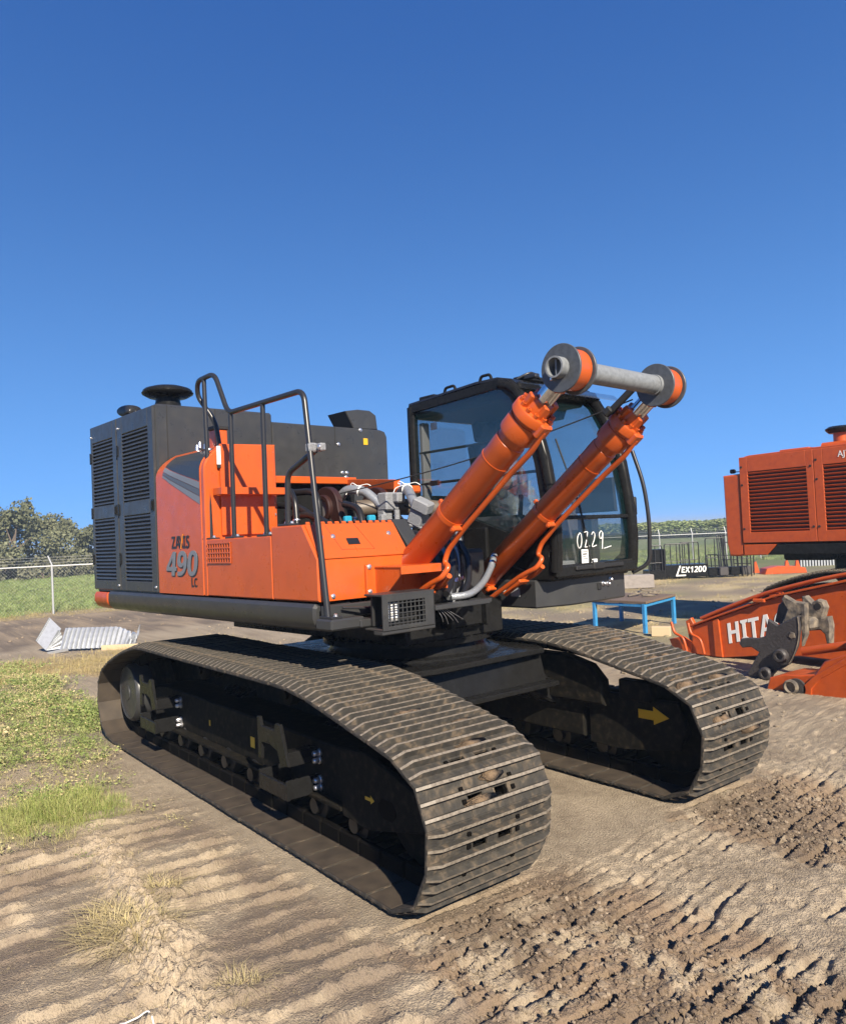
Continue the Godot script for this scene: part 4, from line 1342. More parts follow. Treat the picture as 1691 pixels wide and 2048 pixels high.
	b.tube(fillet([V(0.30, 1.78, zr + 0.012), V(0.62, 1.80, zr + 0.012), V(0.95, 1.70, zr + 0.012)], 0.05), 0.006, 6)
	part(cab, "panel_seam", b)
	# rear wall with its window
	b = MB.new(M.black)
	b.at(Transform3D(Basis(V(0, 0, 1), V(0, 1, 0), V(-1, 0, 0)), Vector3.ZERO))
	b.ring(P2([zl, 1.64, zl, 3.33, zr, 3.33, zr, 1.64]), P2([zl + 0.10, 2.45, zl + 0.10, 3.22, zr - 0.10, 3.22, zr - 0.10, 2.45]), 0.49, 0.53)
	part(cab, "rear_wall", b)
	b = MB.new(M.glass)
	b.at(Transform3D(Basis(V(0, 0, 1), V(0, 1, 0), V(-1, 0, 0)), Vector3.ZERO))
	b.prism(P2([zl + 0.10, 2.45, zl + 0.10, 3.22, zr - 0.10, 3.22, zr - 0.10, 2.45]), 0.505, 0.511, 0.0)
	part(cab, "rear_window", b)
	# base under the cab
	b = MB.new(M.grey)
	b.at(Transform3D(Basis(V(1, 0, 0), V(0, 0, 1), V(0, -1, 0)), Vector3.ZERO))
	b.prism(P2([-0.6, zl - 0.02, 1.02, zl - 0.02, 1.12, zl + 0.04, 1.13, zl + 0.3, 1.13, zr - 0.32, 1.10, zr - 0.24, 1.02, zr + 0.02, -0.6, zr + 0.02]), -1.635, -1.395, 0.014)
	bp(ex, "cab_base", b)
	b = MB.new(M.black)
	b.box(V(0.28, 1.645, (zl + zr) / 2), V(1.75, 0.05, zr - zl - 0.04), 0.01)
	bp(ex, "cab_floor", b)
	b = MB.new(M.paper)
	b.box(V(0.66, 1.545, zr + 0.0225), V(0.06, 0.035, 0.004), 0.001)
	b.use(M.trim_pale).box(V(0.80, 1.53, zr + 0.0225), V(0.10, 0.075, 0.004), 0.001)
	b.box(V(0.72, 1.685, zr - 0.009), V(0.12, 0.04, 0.004), 0.001)
	bp(ex, "data_plate", b)
	b = MB.new(M.bolt)
	for q in [[1.55, -1.36], [1.545, -1.43], [1.58, -1.47]]:
		bolt(b, V(1.13, q[0], q[1]), V(1, 0, 0), 0.014, 0.03)
	b.use(M.rubber).box(V(1.135, 1.53, -1.30), V(0.02, 0.06, 0.05), 0.01)
	bp(ex, "base_fitting", b)
	# grab bar ahead of the door side
	b = MB.new(M.rail)
	b.tube(fillet([V(1.20, 2.76, -1.84), V(1.29, 2.45, -1.86), V(1.33, 2.10, -1.86), V(1.31, 1.70, -1.86), V(1.17, 1.62, -1.78)], 0.14, 6), 0.019, 12)
	part(cab, "grab_bar", b)
	b = MB.new(M.rubber)
	b.box(V(1.225, 2.24, zl - 0.012), V(0.06, 0.17, 0.04), 0.01)
	part(cab, "door_hinge", b)
	# --- interior: seat in its plastic cover, consoles, levers, headliner
	b = MB.new(M.seat)
	b.at(Transform3D(Basis.from_euler(V(0, 0, 0.16)), V(0.02, 2.45, -1.20)))
	b.box(V(0, 0.13, 0), V(0.14, 0.72, 0.48), 0.06)
	b.box(V(0, 0.62, 0), V(0.10, 0.20, 0.28), 0.05)
	b.at(Transform3D.IDENTITY).box(V(0.28, 2.10, -1.20), V(0.52, 0.15, 0.50), 0.06)
	b.box(V(0.25, 1.86, -1.20), V(0.36, 0.36, 0.36), 0.03)
	part(cab, "seat", b)
	b = MB.new(M.film)
	lump(b, V(0.66, 2.26, -0.82), V(0.17, 0.22, 0.16), Basis.IDENTITY, 71, 14, 20, 0.9)
	part(cab, "plastic_wrap", b)
	b = MB.new(M.film)
	lump(b, V(0.10, 2.62, -1.20), V(0.17, 0.48, 0.29), Basis.IDENTITY, 72, 14, 20, 0.5)
	part(cab, "plastic_wrap", b)
	b = MB.new(M.trim)
	b.box(V(0.42, 2.10, -0.80), V(0.60, 0.20, 0.20), 0.04)
	b.box(V(0.42, 2.10, -1.58), V(0.60, 0.20, 0.18), 0.04)
	b.box(V(0.40, 1.85, -0.78), V(0.40, 0.40, 0.14), 0.03)
	b.tube([V(0.68, 2.18, -0.80), V(0.70, 2.38, -0.80)], 0.022, 10)
	b.tube([V(0.68, 2.18, -1.58), V(0.70, 2.38, -1.58)], 0.022, 10)
	b.tube([V(0.95, 1.68, -1.12), V(0.86, 2.18, -1.10)], 0.016, 8)
	b.tube([V(0.95, 1.68, -1.24), V(0.86, 2.18, -1.24)], 0.016, 8)
	part(cab, "console", b)
	b = MB.new(M.trim_pale)
	b.box(V(-0.40, 2.16, -0.90), V(0.16, 0.30, 0.48), 0.05)
	b.box(V(-0.43, 2.72, -0.70), V(0.06, 0.90, 0.10), 0.02)
	b.box(V(1.02, 1.75, -0.80), V(0.26, 0.06, 0.30), 0.01)
	b.box(V(1.06, 1.69, -0.82), V(0.20, 0.05, 0.28), 0.01)
	part(cab, "cab_trim", b)
	b = MB.new(M.seat)
	b.box(V(0.15, 3.27, (zl + zr) / 2), V(1.30, 0.10, zr - zl - 0.16), 0.03)
	b.prism(P2([-0.45, 3.05, -0.45, 3.25, 0.60, 3.25, 0.55, 3.14, 0.1, 3.12, -0.2, 3.02]), zl + 0.07, zl + 0.16, 0.01)
	b.box(V(-0.1, 3.10, -1.45), V(0.4, 0.18, 0.3), 0.04)
	b.box(V(0.45, 1.92, -1.64), V(0.9, 0.50, 0.10), 0.04)
	b.prism(P2([0.62, 2.20, 0.62, 2.40, 0.82, 2.52, 1.08, 2.52, 1.10, 2.20]), zl + 0.05, zl + 0.09, 0.01)
	part(cab, "headliner", b)
	b = MB.new(M.paper)
	b.box(V(-0.32, 3.13, zr - 0.16), V(0.09, 0.07, 0.004), 0.001)
	b.box(V(0.55, 2.73, zr - 0.20), V(0.10, 0.06, 0.004), 0.001)
	part(cab, "interior_label", b)
	# papers and figures on the front glass
	b = MB.new(M.paper)
	b.box(V(1.226, 1.795, -0.985), V(0.004, 0.155, 0.095), 0.001)
	b.box(V(1.222, 1.755, -1.12), V(0.004, 0.055, 0.09), 0.001)
	b.at(along(V(1.175, 2.44, -0.91), V(-0.16, 1, 0), V(1, 0, 0))).box(V(0.012, 0, 0), V(0.004, 0.24, 0.10), 0.001)
	part(cab, "paper_notice", b)
	b = MB.new(M.text_black)
	for i in 6:
		b.box(V(1.2288, 1.852 - i * 0.020, -0.985 + 0.006 * (i % 3)), V(0.001, 0.006 if i != 1 else 0.012, 0.07 - 0.012 * (i % 3)), 0.0002)
	b.box(V(1.2248, 1.762, -1.10), V(0.001, 0.025, 0.02), 0.0002)
	part(cab, "notice_print", b)
	b = MB.new(M.white)
	var dig = {"0": [[0.5, 1.0, 0.15, 0.8, 0.0, 0.4, 0.2, 0.02, 0.55, 0.1, 0.75, 0.5, 0.68, 0.9, 0.5, 1.0]], "Z": [[0.0, 1.02, 0.30, 1.06, 0.56, 1.04], [0.56, 1.04, 0.34, 0.55, 0.0, 0.04], [0.0, 0.04, 0.35, 0.05, 0.78, 0.10]], "2": [[0.0, 0.85, 0.3, 1.02, 0.55, 0.85, 0.4, 0.5, 0.0, 0.05, 0.75, 0.12]], "9": [[0.70, 0.92, 0.42, 1.06, 0.10, 0.85, 0.18, 0.58, 0.50, 0.60, 0.72, 0.95], [0.72, 0.95, 0.62, 0.4, 0.50, -0.15]]}
	var cx = -0.885
	for ch in ["0", "Z", "2", "9"]:
		for s in dig[ch]:
			var ps = []
			for i in range(0, s.size(), 2):
				ps.append(V(1.226, 1.885 + s[i + 1] * 0.130, cx - s[i] * 0.085))
			b.tube(smooth_path(ps, 4), 0.0042, 6)
		cx -= 0.105
	b.tube([V(1.226, 1.868, -1.27), V(1.226, 1.885, -1.38)], 0.004, 6)
	part(cab, "painted_figures", b).set_meta("label", "white hand painted number 0229 on the lower windscreen")

# ---------------------------------------------------------------- ground
var n_big: FastNoiseLite
var n_mid: FastNoiseLite
var n_small: FastNoiseLite
var n_cell: FastNoiseLite
var n_warp: FastNoiseLite
func init_noise():
	n_big = noise(1, 0.18)
	n_mid = noise(2, 0.9)
	n_small = noise(3, 6.0, FastNoiseLite.TYPE_SIMPLEX_SMOOTH, 3)
	n_cell = noise(4, 7.0, FastNoiseLite.TYPE_CELLULAR, 2)
	n_cell.cellular_return_type = FastNoiseLite.RETURN_DISTANCE2_SUB
	n_warp = noise(5, 1.6)

func sstep(a: float, b: float, x: float) -> float:
	var t = clampf((x - a) / (b - a), 0.0, 1.0)
	return t * t * (3.0 - 2.0 * t)
func berm_z(x: float) -> float: return 2.60 + 0.05 * x + 0.035 * x * x * 0.8
func green_mask(x: float, z: float) -> float:
	# weeds along the rear left, thinning towards the tracks
	var w = n_mid.get_noise_2d(x * 1.3, z * 1.3) * 0.9 + n_warp.get_noise_2d(x, z) * 0.3
	var a = sstep(-2.0, -3.0, x + w * 0.9) * sstep(-11.0, -7.8, x + w) * sstep(1.05, 1.5, z + w * 0.25)
	var dx = (x + 0.85) / 0.66
	var dz = (z - 2.66) / 0.54
	var b = clampf(1.25 - (dx * dx + dz * dz) + w * 0.7, 0.0, 1.0)
	return clampf(maxf(a * (0.9 + w), b), 0.0, 1.0)
func field_mask(x: float, z: float) -> float:
	return sstep(-21.8, -23.2, x + n_mid.get_noise_2d(x * 0.6, z * 0.6) * 1.2 - 0.10 * (z + 2.0))

func grouser_print(x: float, z: float, pitch: float, skew: float, off: float) -> Vector2:
	# one grouser print: a narrow deep slot, a crumbled lip, then the flat left by the plate. returns (height, flatness)
	var u = x + z * skew + 0.045 * n_warp.get_noise_2d(x * 0.8 + off, z * 0.9) + 0.010 * n_small.get_noise_2d(x * 0.7, z * 0.7)
	var ph = fposmod(u / pitch, 1.0)
	var dep = 0.6 + 0.9 * n_warp.get_noise_2d(z * 2.3 + off, floor(u / pitch) * 3.7)
	var slot = sstep(0.0, 0.10, ph) * (1.0 - sstep(0.24, 0.36, ph))
	var lip = sstep(0.28, 0.40, ph) * (1.0 - sstep(0.42, 0.62, ph))
	return Vector2(-slot * 0.050 * clampf(dep, 0.15, 1.3) + lip * 0.016, sstep(0.45, 0.6, ph))

func soil(x: float, z: float) -> Array:
	var rad = Vector2(x - 2.0, z - 1.0).length()
	var far = sstep(14.0, 40.0, rad)
	var near = 1.0 - sstep(7.0, 16.0, Vector2(x - 3.0, z - 2.0).length())
	var big = n_big.get_noise_2d(x, z)
	var mid = n_mid.get_noise_2d(x, z)
	var sm = n_small.get_noise_2d(x, z)
	var wp = n_warp.get_noise_2d(x, z)
	var h = big * 0.05 * (1.0 - far) + mid * 0.014
	# keep the ground level where the machine stands
	var under = (1.0 - sstep(1.6, 2.1, absf(z))) * sstep(-3.7, -3.1, x) * (1.0 - sstep(2.3, 2.8, x))
	h = lerpf(h, mid * 0.006 - 0.008, under)
	var cell = 0.0
	var fin = 0.0
	if near > 0.01:
		cell = n_cell.get_noise_2d(x, z)
		fin = n_small.get_noise_2d(x * 2.7 + 9.0, z * 2.7)
	var light = Color(0.41, 0.333, 0.235)
	var midc = Color(0.245, 0.192, 0.133)
	var moist = Color(0.125, 0.088, 0.058)
	var tone = 0.60 + 0.55 * mid + 0.45 * wp + 0.45 * sm + 0.25 * fin
	var col = midc.lerp(light, clampf(tone, 0.0, 1.0))
	if near > 0.01:
		# crumbly relief everywhere: clods bounded by cracks, and grit
		var crumb = clampf((cell + 0.75) * 1.6, 0.0, 1.0)
		var rough = sstep(-0.25, 0.35, wp + 0.5 * mid)
		var calm = 1.0 - 0.6 * sstep(1.8, 2.1, z) * (1.0 - sstep(2.6, 3.2, x))
		h += near * (1.0 - under) * calm * (0.022 * (0.35 + 0.65 * rough) * (crumb - 0.5) + 0.011 * sm + 0.007 * fin)
		# old faint prints across the open soil ahead
		if x > 2.2 and x < 9.0:
			var pr = grouser_print(x, z, 0.16, -0.10, 31.0)
			var vis = sstep(-0.15, 0.15, n_warp.get_noise_2d(x * 0.6 + 60.0, z * 0.6)) * sstep(2.4, 2.9, x)
			h += pr.x * 0.75 * vis
	# --- fresh grouser prints ahead of both tracks
	for bnd in [[0.50, 2.0, 0.28], [-2.0, -0.60, 0.60]]:
		var ez = z + mid * 0.16 + wp * 0.14 + sm * 0.05
		var inb = sstep(bnd[0] - 0.10, bnd[0] + 0.12, ez) * (1.0 - sstep(bnd[1] - 0.12, bnd[1] + 0.10, ez)) * sstep(2.25, 2.6, x + mid * 0.1) * (1.0 - sstep(9.0, 12.0, x))
		if inb > 0.01:
			var pr = grouser_print(x, z, 0.125, 0.05, bnd[2] * 40.0)
			var keep = sstep(-0.45, -0.05, n_warp.get_noise_2d(x * 0.8 + 7.0, z * 0.8))
			if bnd[2] > 0.5: keep *= 0.85
			var crumb = clampf((cell + 0.75) * 1.5, 0.0, 1.0)
			h += inb * (keep * pr.x * 1.05 + (1.0 - keep * pr.y) * (crumb - 0.5) * 0.022 - 0.010)
			var wet = sstep(0.05, 0.40, 0.65 * bnd[2] + 0.22 + n_warp.get_noise_2d(x * 1.1 + 3.0, z * 1.1) + 0.35 * sm) * 0.85
			col = col.lerp(moist.lerp(Color(0.22, 0.152, 0.098), clampf(0.5 + 1.2 * mid, 0.0, 1.0)), inb * wet)
	# --- broader old ridges left of the machine, split by a raised lip of soil
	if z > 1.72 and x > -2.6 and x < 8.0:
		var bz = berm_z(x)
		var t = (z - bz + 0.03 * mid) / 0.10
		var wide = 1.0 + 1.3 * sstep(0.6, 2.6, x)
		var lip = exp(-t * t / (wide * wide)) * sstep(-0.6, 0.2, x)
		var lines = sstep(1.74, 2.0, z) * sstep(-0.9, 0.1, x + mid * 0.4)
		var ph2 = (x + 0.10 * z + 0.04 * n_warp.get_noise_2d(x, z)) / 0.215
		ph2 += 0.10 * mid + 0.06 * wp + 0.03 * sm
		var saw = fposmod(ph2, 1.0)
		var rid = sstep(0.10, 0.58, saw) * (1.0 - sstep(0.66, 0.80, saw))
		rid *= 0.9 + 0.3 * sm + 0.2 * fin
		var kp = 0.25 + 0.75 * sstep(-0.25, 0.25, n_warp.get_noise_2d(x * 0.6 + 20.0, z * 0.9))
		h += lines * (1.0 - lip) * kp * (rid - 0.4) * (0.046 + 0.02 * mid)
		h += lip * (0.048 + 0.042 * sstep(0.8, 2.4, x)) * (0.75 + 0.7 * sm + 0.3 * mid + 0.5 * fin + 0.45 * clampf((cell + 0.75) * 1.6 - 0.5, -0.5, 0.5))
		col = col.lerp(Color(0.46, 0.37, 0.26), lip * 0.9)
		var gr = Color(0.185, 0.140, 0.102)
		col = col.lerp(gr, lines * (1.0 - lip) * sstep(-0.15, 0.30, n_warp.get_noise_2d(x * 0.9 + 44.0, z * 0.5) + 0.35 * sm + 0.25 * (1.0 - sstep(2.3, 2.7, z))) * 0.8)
	# --- bands of other cover farther off
	var g = green_mask(x, z)
	col = col.lerp(Color(0.20, 0.18, 0.085), g * 0.5)
	h += g * 0.02
	var till = sstep(-12.6, -13.6, x + mid * 1.0) * (1.0 - sstep(-20.0, -21.6, x + mid * 1.2))
	col = col.lerp(Color(0.155, 0.118, 0.085).lerp(Color(0.33, 0.25, 0.165), clampf(0.4 + 1.4 * mid + 0.8 * sm, 0.0, 1.0)), till * 0.9 * sstep(-12.0, -6.0, z))
	var straw = sstep(-7.6, -8.2, x + mid * 1.2) * (1.0 - sstep(-9.6, -10.4, x + mid)) * sstep(-3.0, -0.5, z)
	col = col.lerp(Color(0.50, 0.37, 0.175), straw * 0.85)
	var rt = sstep(-5.0, -9.0, z + mid) * (1.0 - sstep(-20.0, -21.5, x))
	var patch = sstep(-0.05, 0.30, n_mid.get_noise_2d(x * 0.35 + 50.0, z * 0.35) + 0.4 * sm)
	col = col.lerp(Color(0.54, 0.43, 0.24).lerp(Color(0.25, 0.20, 0.14), 1.0 - patch), rt * 0.85)
	var gp = sstep(0.1, 0.4, n_mid.get_noise_2d(x * 0.25 - 30.0, z * 0.25)) * rt
	col = col.lerp(Color(0.25, 0.25, 0.09), gp * 0.45)
	var f = field_mask(x, z)
	var fr = maxf(f, sstep(30.0, 42.0, Vector2(x - 5.8, z - 4.1).length()))
	col = col.lerp(Color(0.105, 0.150, 0.046).lerp(Color(0.16, 0.17, 0.07), clampf(0.5 + mid, 0.0, 1.0)), fr)
	return [h, col]

func axis_lines(lo: float, hi: float, step: float, grow: float, reach: float) -> PackedFloat32Array:
	var out = []
	var p = lo
	while p < hi:
		out.append(p); p += step
	out.append(hi)
	var d = step
	p = hi
	while p < reach:
		d *= grow; p += d; out.append(p)
	d = step
	p = lo
	var left = []
	while p > -reach:
		d *= grow; p -= d; left.append(p)
	left.reverse()
	return PackedFloat32Array(left + out)

var gx: PackedFloat32Array
var gz: PackedFloat32Array
func build_ground():
	gx = axis_lines(-1.2, 4.6, 0.0135, 1.06, 900.0)
	gz = axis_lines(-2.0, 3.6, 0.0135, 1.06, 900.0)
	var nx = gx.size()
	var nz = gz.size()
	var vs = PackedVector3Array()
	var cs = PackedColorArray()
	var ns = PackedVector3Array()
	vs.resize(nx * nz); cs.resize(nx * nz); ns.resize(nx * nz)
	for j in nz:
		for i in nx:
			var s = soil(gx[i], gz[j])
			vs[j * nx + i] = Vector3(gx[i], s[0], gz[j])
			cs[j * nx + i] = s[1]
	for j in nz:
		for i in nx:
			var a = vs[j * nx + maxi(i - 1, 0)]
			var b = vs[j * nx + mini(i + 1, nx - 1)]
			var c = vs[maxi(j - 1, 0) * nx + i]
			var d = vs[mini(j + 1, nz - 1) * nx + i]
			ns[j * nx + i] = (d - c).cross(b - a).normalized()
	var idx = PackedInt32Array()
	idx.resize((nx - 1) * (nz - 1) * 6)
	var k = 0
	for j in nz - 1:
		for i in nx - 1:
			var a = j * nx + i
			idx[k] = a; idx[k + 1] = a + 1; idx[k + 2] = a + nx + 1
			idx[k + 3] = a; idx[k + 4] = a + nx + 1; idx[k + 5] = a + nx
			k += 6
	var arr = []
	arr.resize(Mesh.ARRAY_MAX)
	arr[Mesh.ARRAY_VERTEX] = vs
	arr[Mesh.ARRAY_NORMAL] = ns
	arr[Mesh.ARRAY_COLOR] = cs
	arr[Mesh.ARRAY_INDEX] = idx
	var m = ArrayMesh.new()
	m.add_surface_from_arrays(Mesh.PRIMITIVE_TRIANGLES, arr)
	m.surface_set_material(0, M.ground)
	var o = MeshInstance3D.new()
	o.name = "ground"
	o.mesh = m
	o.set_meta("kind", "structure")
	o.set_meta("label", "churned bare soil yard with grouser prints, weeds and a field beyond")
	add_child(o)
	print("ground ", nx, "x", nz)

func colored_mesh(tris: Array, cols: Array, nor: Array, m) -> ArrayMesh:
	var arr = []
	arr.resize(Mesh.ARRAY_MAX)
	arr[Mesh.ARRAY_VERTEX] = PackedVector3Array(tris)
	arr[Mesh.ARRAY_COLOR] = PackedColorArray(cols)
	var me = ArrayMesh.new()
	me.add_surface_from_arrays(Mesh.PRIMITIVE_TRIANGLES, arr)
	me.surface_set_material(0, m)
	return me

func scatter(called: String, me: Mesh, xfs: Array, cols: Array, label: String, category: String):
	var mm = MultiMesh.new()
	mm.transform_format = MultiMesh.TRANSFORM_3D
	mm.use_colors = true
	mm.mesh = me
	mm.instance_count = xfs.size()
	for i in xfs.size():
		mm.set_instance_transform(i, xfs[i])
		mm.set_instance_color(i, cols[i])
	var o = MultiMeshInstance3D.new()
	o.name = numbered(called)
	o.multimesh = mm
	add_child(o)
	tag(o, label, category, "", "stuff")

func tuft_mesh(n: int, h: float, spread: float, width: float, seed_: int, flop := 0.5, leaves := 0) -> ArrayMesh:
	var r = RandomNumberGenerator.new()
	r.seed = seed_
	var t = []; var c = []
	for i in n:
		var a = r.randf() * TAU
		var base = V(cos(a), 0, sin(a)) * spread * sqrt(r.randf()) * 0.5
		var a2 = a + r.randf_range(-1.2, 1.2)
		var dir = V(cos(a2), 0, sin(a2))
		var hh = h * r.randf_range(0.35, 1.0)
		var lean = r.randf_range(0.1, 1.0) * flop
		var sd = dir.cross(Vector3.UP).rotated(dir, r.randf_range(-0.7, 0.7)).normalized() * width * r.randf_range(0.6, 1.2)
		var sh = r.randf_range(0.7, 1.2)
		var co = Color(sh, sh, sh * r.randf_range(0.8, 1.1))
		var ps = [base]
		for k in 3:
			var u = (k + 1) / 3.0
			ps.append(base + V(0, hh * (u - 0.4 * lean * u * u), 0) + dir * hh * lean * u * u)
		for k in 3:
			var w0 = sd * [1.0, 0.85, 0.6][k]
			var w1 = sd * [0.85, 0.6, 0.08][k]
			for v in [ps[k] - w0, ps[k] + w0, ps[k + 1] + w1, ps[k] - w0, ps[k + 1] + w1, ps[k + 1] - w1]:
				t.append(v); c.append(co)
		for k in leaves:
			var p = (ps[1] as Vector3).lerp(ps[3], r.randf())
			var d = V(r.randfn(), r.randf_range(-0.2, 0.9), r.randfn()).normalized()
			var s2 = d.cross(V(r.randfn(), r.randfn(), r.randfn())).normalized()
			var ln = r.randf_range(0.018, 0.045)
			var lc = co * r.randf_range(0.8, 1.15)
			for v in [p, p + d * ln * 0.5 + s2 * ln * 0.28, p + d * ln, p, p + d * ln, p + d * ln * 0.5 - s2 * ln * 0.28]:
				t.append(v); c.append(lc)
	return colored_mesh(t, c, [], M.grass)

func ground_h(x: float, z: float) -> float: return soil(x, z)[0]

func chunk(b: MB, seed_: int):
	# angular clod: a jittered icosahedron with flat faces
	var r = RandomNumberGenerator.new()
	r.seed = seed_
	var g = (1.0 + sqrt(5.0)) / 2.0
	var vs = []
	for q in [[-1, g, 0], [1, g, 0], [-1, -g, 0], [1, -g, 0], [0, -1, g], [0, 1, g], [0, -1, -g], [0, 1, -g], [g, 0, -1], [g, 0, 1], [-g, 0, -1], [-g, 0, 1]]:
		vs.append(V(q[0], q[1], q[2]).normalized() * r.randf_range(0.6, 1.15) * V(1, 0.75, 0.9))
	for f in [[0, 11, 5], [0, 5, 1], [0, 1, 7], [0, 7, 10], [0, 10, 11], [1, 5, 9], [5, 11, 4], [11, 10, 2], [10, 7, 6], [7, 1, 8], [3, 9, 4], [3, 4, 2], [3, 2, 6], [3, 6, 8], [3, 8, 9], [4, 9, 5], [2, 4, 11], [6, 2, 10], [8, 6, 7], [9, 8, 1]]:
		b.face([vs[f[0]], vs[f[1]], vs[f[2]]], vs[f[0]] + vs[f[1]] + vs[f[2]])

func build_cover():
	rng.seed = 77
	var weed = tuft_mesh(13, 0.24, 0.28, 0.0022, 5, 1.0, 4)
	var fine = tuft_mesh(26, 0.15, 0.16, 0.0018, 6, 0.9)
	var dry = tuft_mesh(20, 0.15, 0.20, 0.0016, 7, 1.8)
	var far_t = tuft_mesh(12, 0.30, 0.6, 0.010, 8, 0.9)
	# green weeds behind and left of the near track
	var xs = []; var cs = []
	var tries = 0
	while xs.size() < 3000 and tries < 60000:
		tries += 1
		var x = rng.randf_range(-10.0, -1.2)
		var z = rng.randf_range(0.9, 5.2)
		if x > -3.4 and z < 1.75: continue
		var g = green_mask(x, z)
		if rng.randf() > g * (0.25 + 1.6 * sstep(-0.15, 0.35, n_warp.get_noise_2d(x * 1.1 + 5.0, z * 1.1))): continue
		var s = rng.randf_range(0.35, 1.1) * (0.8 + 0.9 * maxf(0.0, n_mid.get_noise_2d(x, z + 40.0)))
		xs.append(Transform3D(Basis(Vector3.UP, rng.randf() * TAU).scaled(V(s, s * rng.randf_range(0.6, 1.1), s)), V(x, ground_h(x, z) - 0.01, z)))
		var k = rng.randf()
		cs.append(Color(0.17, 0.235, 0.055).lerp(Color(0.36, 0.37, 0.15), k * k) if rng.randf() < 0.75 else Color(0.50, 0.42, 0.22))
	for i in 1500:
		var x = rng.randf_range(-5.5, 0.6)
		var z = rng.randf_range(1.9, 4.4)
		if rng.randf() > sstep(0.8, -2.4, x) * (0.35 + 0.9 * maxf(0.0, n_warp.get_noise_2d(x * 1.7, z * 1.7))): continue
		var s = rng.randf_range(0.15, 0.7)
		xs.append(Transform3D(Basis(Vector3.UP, rng.randf() * TAU).scaled(V(s, s * rng.randf_range(0.5, 1.1), s)), V(x, ground_h(x, z) - 0.01, z)))
		cs.append(Color(0.20, 0.25, 0.07).lerp(Color(0.50, 0.42, 0.22), rng.randf()))
	scatter("weeds", weed, xs, cs, "low green weeds growing behind the near crawler track", "weeds")
	# finer bright grass in the nearer patch
	xs = []; cs = []
	for i in 1500:
		var a = rng.randf() * TAU
		var q = sqrt(rng.randf())
		var x = -0.85 + cos(a) * q * 0.80
		var z = 2.62 + sin(a) * q * 0.66
		if rng.randf() > green_mask(x, z) * sstep(-0.3, 0.25, n_warp.get_noise_2d(x * 2.2, z * 2.2 + 13.0) + 0.35 * (1.0 - q)): continue
		var s = rng.randf_range(0.3, 1.15) * (1.2 - 0.6 * q)
		xs.append(Transform3D(Basis(Vector3.UP, rng.randf() * TAU).scaled(V(s, s, s)), V(x, ground_h(x, z) - 0.01, z)))
		cs.append(Color(0.20, 0.27, 0.055).lerp(Color(0.46, 0.40, 0.18), clampf(rng.randf() * 0.7 + (0.3 if q > 0.75 else 0.0), 0.0, 1.0)))
	scatter("grass_patch", fine, xs, cs, "small bright green grass patch left of the near track", "grass")
	# dry straw: tufts on the soil lip and loose stalks
	xs = []; cs = []
	for i in 2400:
		var x: float
		var z: float
		var s: float
		if i < 60:
			x = rng.randfn(1.42, 0.10); z = rng.randfn(2.86, 0.05); s = rng.randf_range(0.7, 1.2)
		elif i < 90:
			x = rng.randfn(1.05, 0.06); z = rng.randfn(2.50, 0.03); s = rng.randf_range(0.5, 0.9)
		elif i < 110:
			x = rng.randfn(2.35, 0.04); z = rng.randfn(2.60, 0.04); s = rng.randf_range(0.4, 0.7)
		elif i < 240:
			x = rng.randf_range(-2.5, 0.2); z = rng.randf_range(1.95, 3.4); s = rng.randf_range(0.3, 0.8)
		elif i < 330:
			x = rng.randf_range(-0.2, 3.5); z = berm_z(x) + rng.randfn(0.0, 0.12); s = rng.randf_range(0.2, 0.5)
		else:
			x = rng.randf_range(-1.0, 4.5); z = rng.randf_range(-2.0, 3.8); s = rng.randf_range(0.05, 0.2)
			if x < 2.9 and absf(z) < 1.8: continue
		xs.append(Transform3D(Basis(Vector3.UP, rng.randf() * TAU).scaled(V(s * 1.4, s * rng.randf_range(0.3, 0.8), s * 1.4)), V(x, ground_h(x, z) - 0.004, z)))
		cs.append(Color(0.52, 0.42, 0.22).lerp(Color(0.40, 0.33, 0.18), rng.randf()))
	scatter("dry_straw", dry, xs, cs, "dry straw tufts along the raised lip of soil", "straw")
	# yellow stubble strips in the yard behind
	xs = []; cs = []
	for i in 7000:
		var x: float
		var z: float
		if i < 3600:
			x = rng.randf_range(-10.6, -7.6) if i % 2 == 0 else rng.randf_range(-23.8, -20.5); z = rng.randf_range(-3.0, 4.0) if i % 2 == 0 else rng.randf_range(-10.0, 3.0)
		else:
			x = rng.randf_range(-16.0, 1.5); z = rng.randf_range(-24.0, -9.0)
			if n_mid.get_noise_2d(x * 0.35 + 50.0, z * 0.35) < 0.02: continue
		if rng.randf() < 0.35: continue
		var s = rng.randf_range(0.5, 1.3)
		xs.append(Transform3D(Basis(Vector3.UP, rng.randf() * TAU).scaled(V(s * 1.5, s, s * 1.5)), V(x, ground_h(x, z) - 0.01, z)))
		cs.append(Color(0.52, 0.40, 0.18).lerp(Color(0.34, 0.29, 0.13), rng.randf()))
	scatter("stubble", dry, xs, cs, "golden dry stubble in the yard behind the machine", "stubble")
	# grass of the field beyond the fence
	xs = []; cs = []
	for i in 26000:
		var d = 24.0 + 55.0 * pow(rng.randf(), 1.6)
		var an = rng.randf_range(-1.0, 1.0)
		var x: float
		var z: float
		if i % 3 != 0:
			x = -d + 3.0; z = rng.randf_range(-16.0, 6.0) - (d - 24.0) * 0.12
		else:
			x = rng.randf_range(-34.0, 4.0); z = -d - 2.0
			if x > -17.0 and z > -34.0: continue
		if z > -22.0 and field_mask(x, z) < 0.4: continue
		var s = rng.randf_range(0.5, 1.2)
		xs.append(Transform3D(Basis(Vector3.UP, rng.randf() * TAU).scaled(V(s, s, s)), V(x, -0.02, z)))
		cs.append(Color(0.17, 0.26, 0.065).lerp(Color(0.28, 0.31, 0.12), rng.randf()))
	scatter("field_grass", far_t, xs, cs, "tall green grass of the field beyond the fence", "grass")
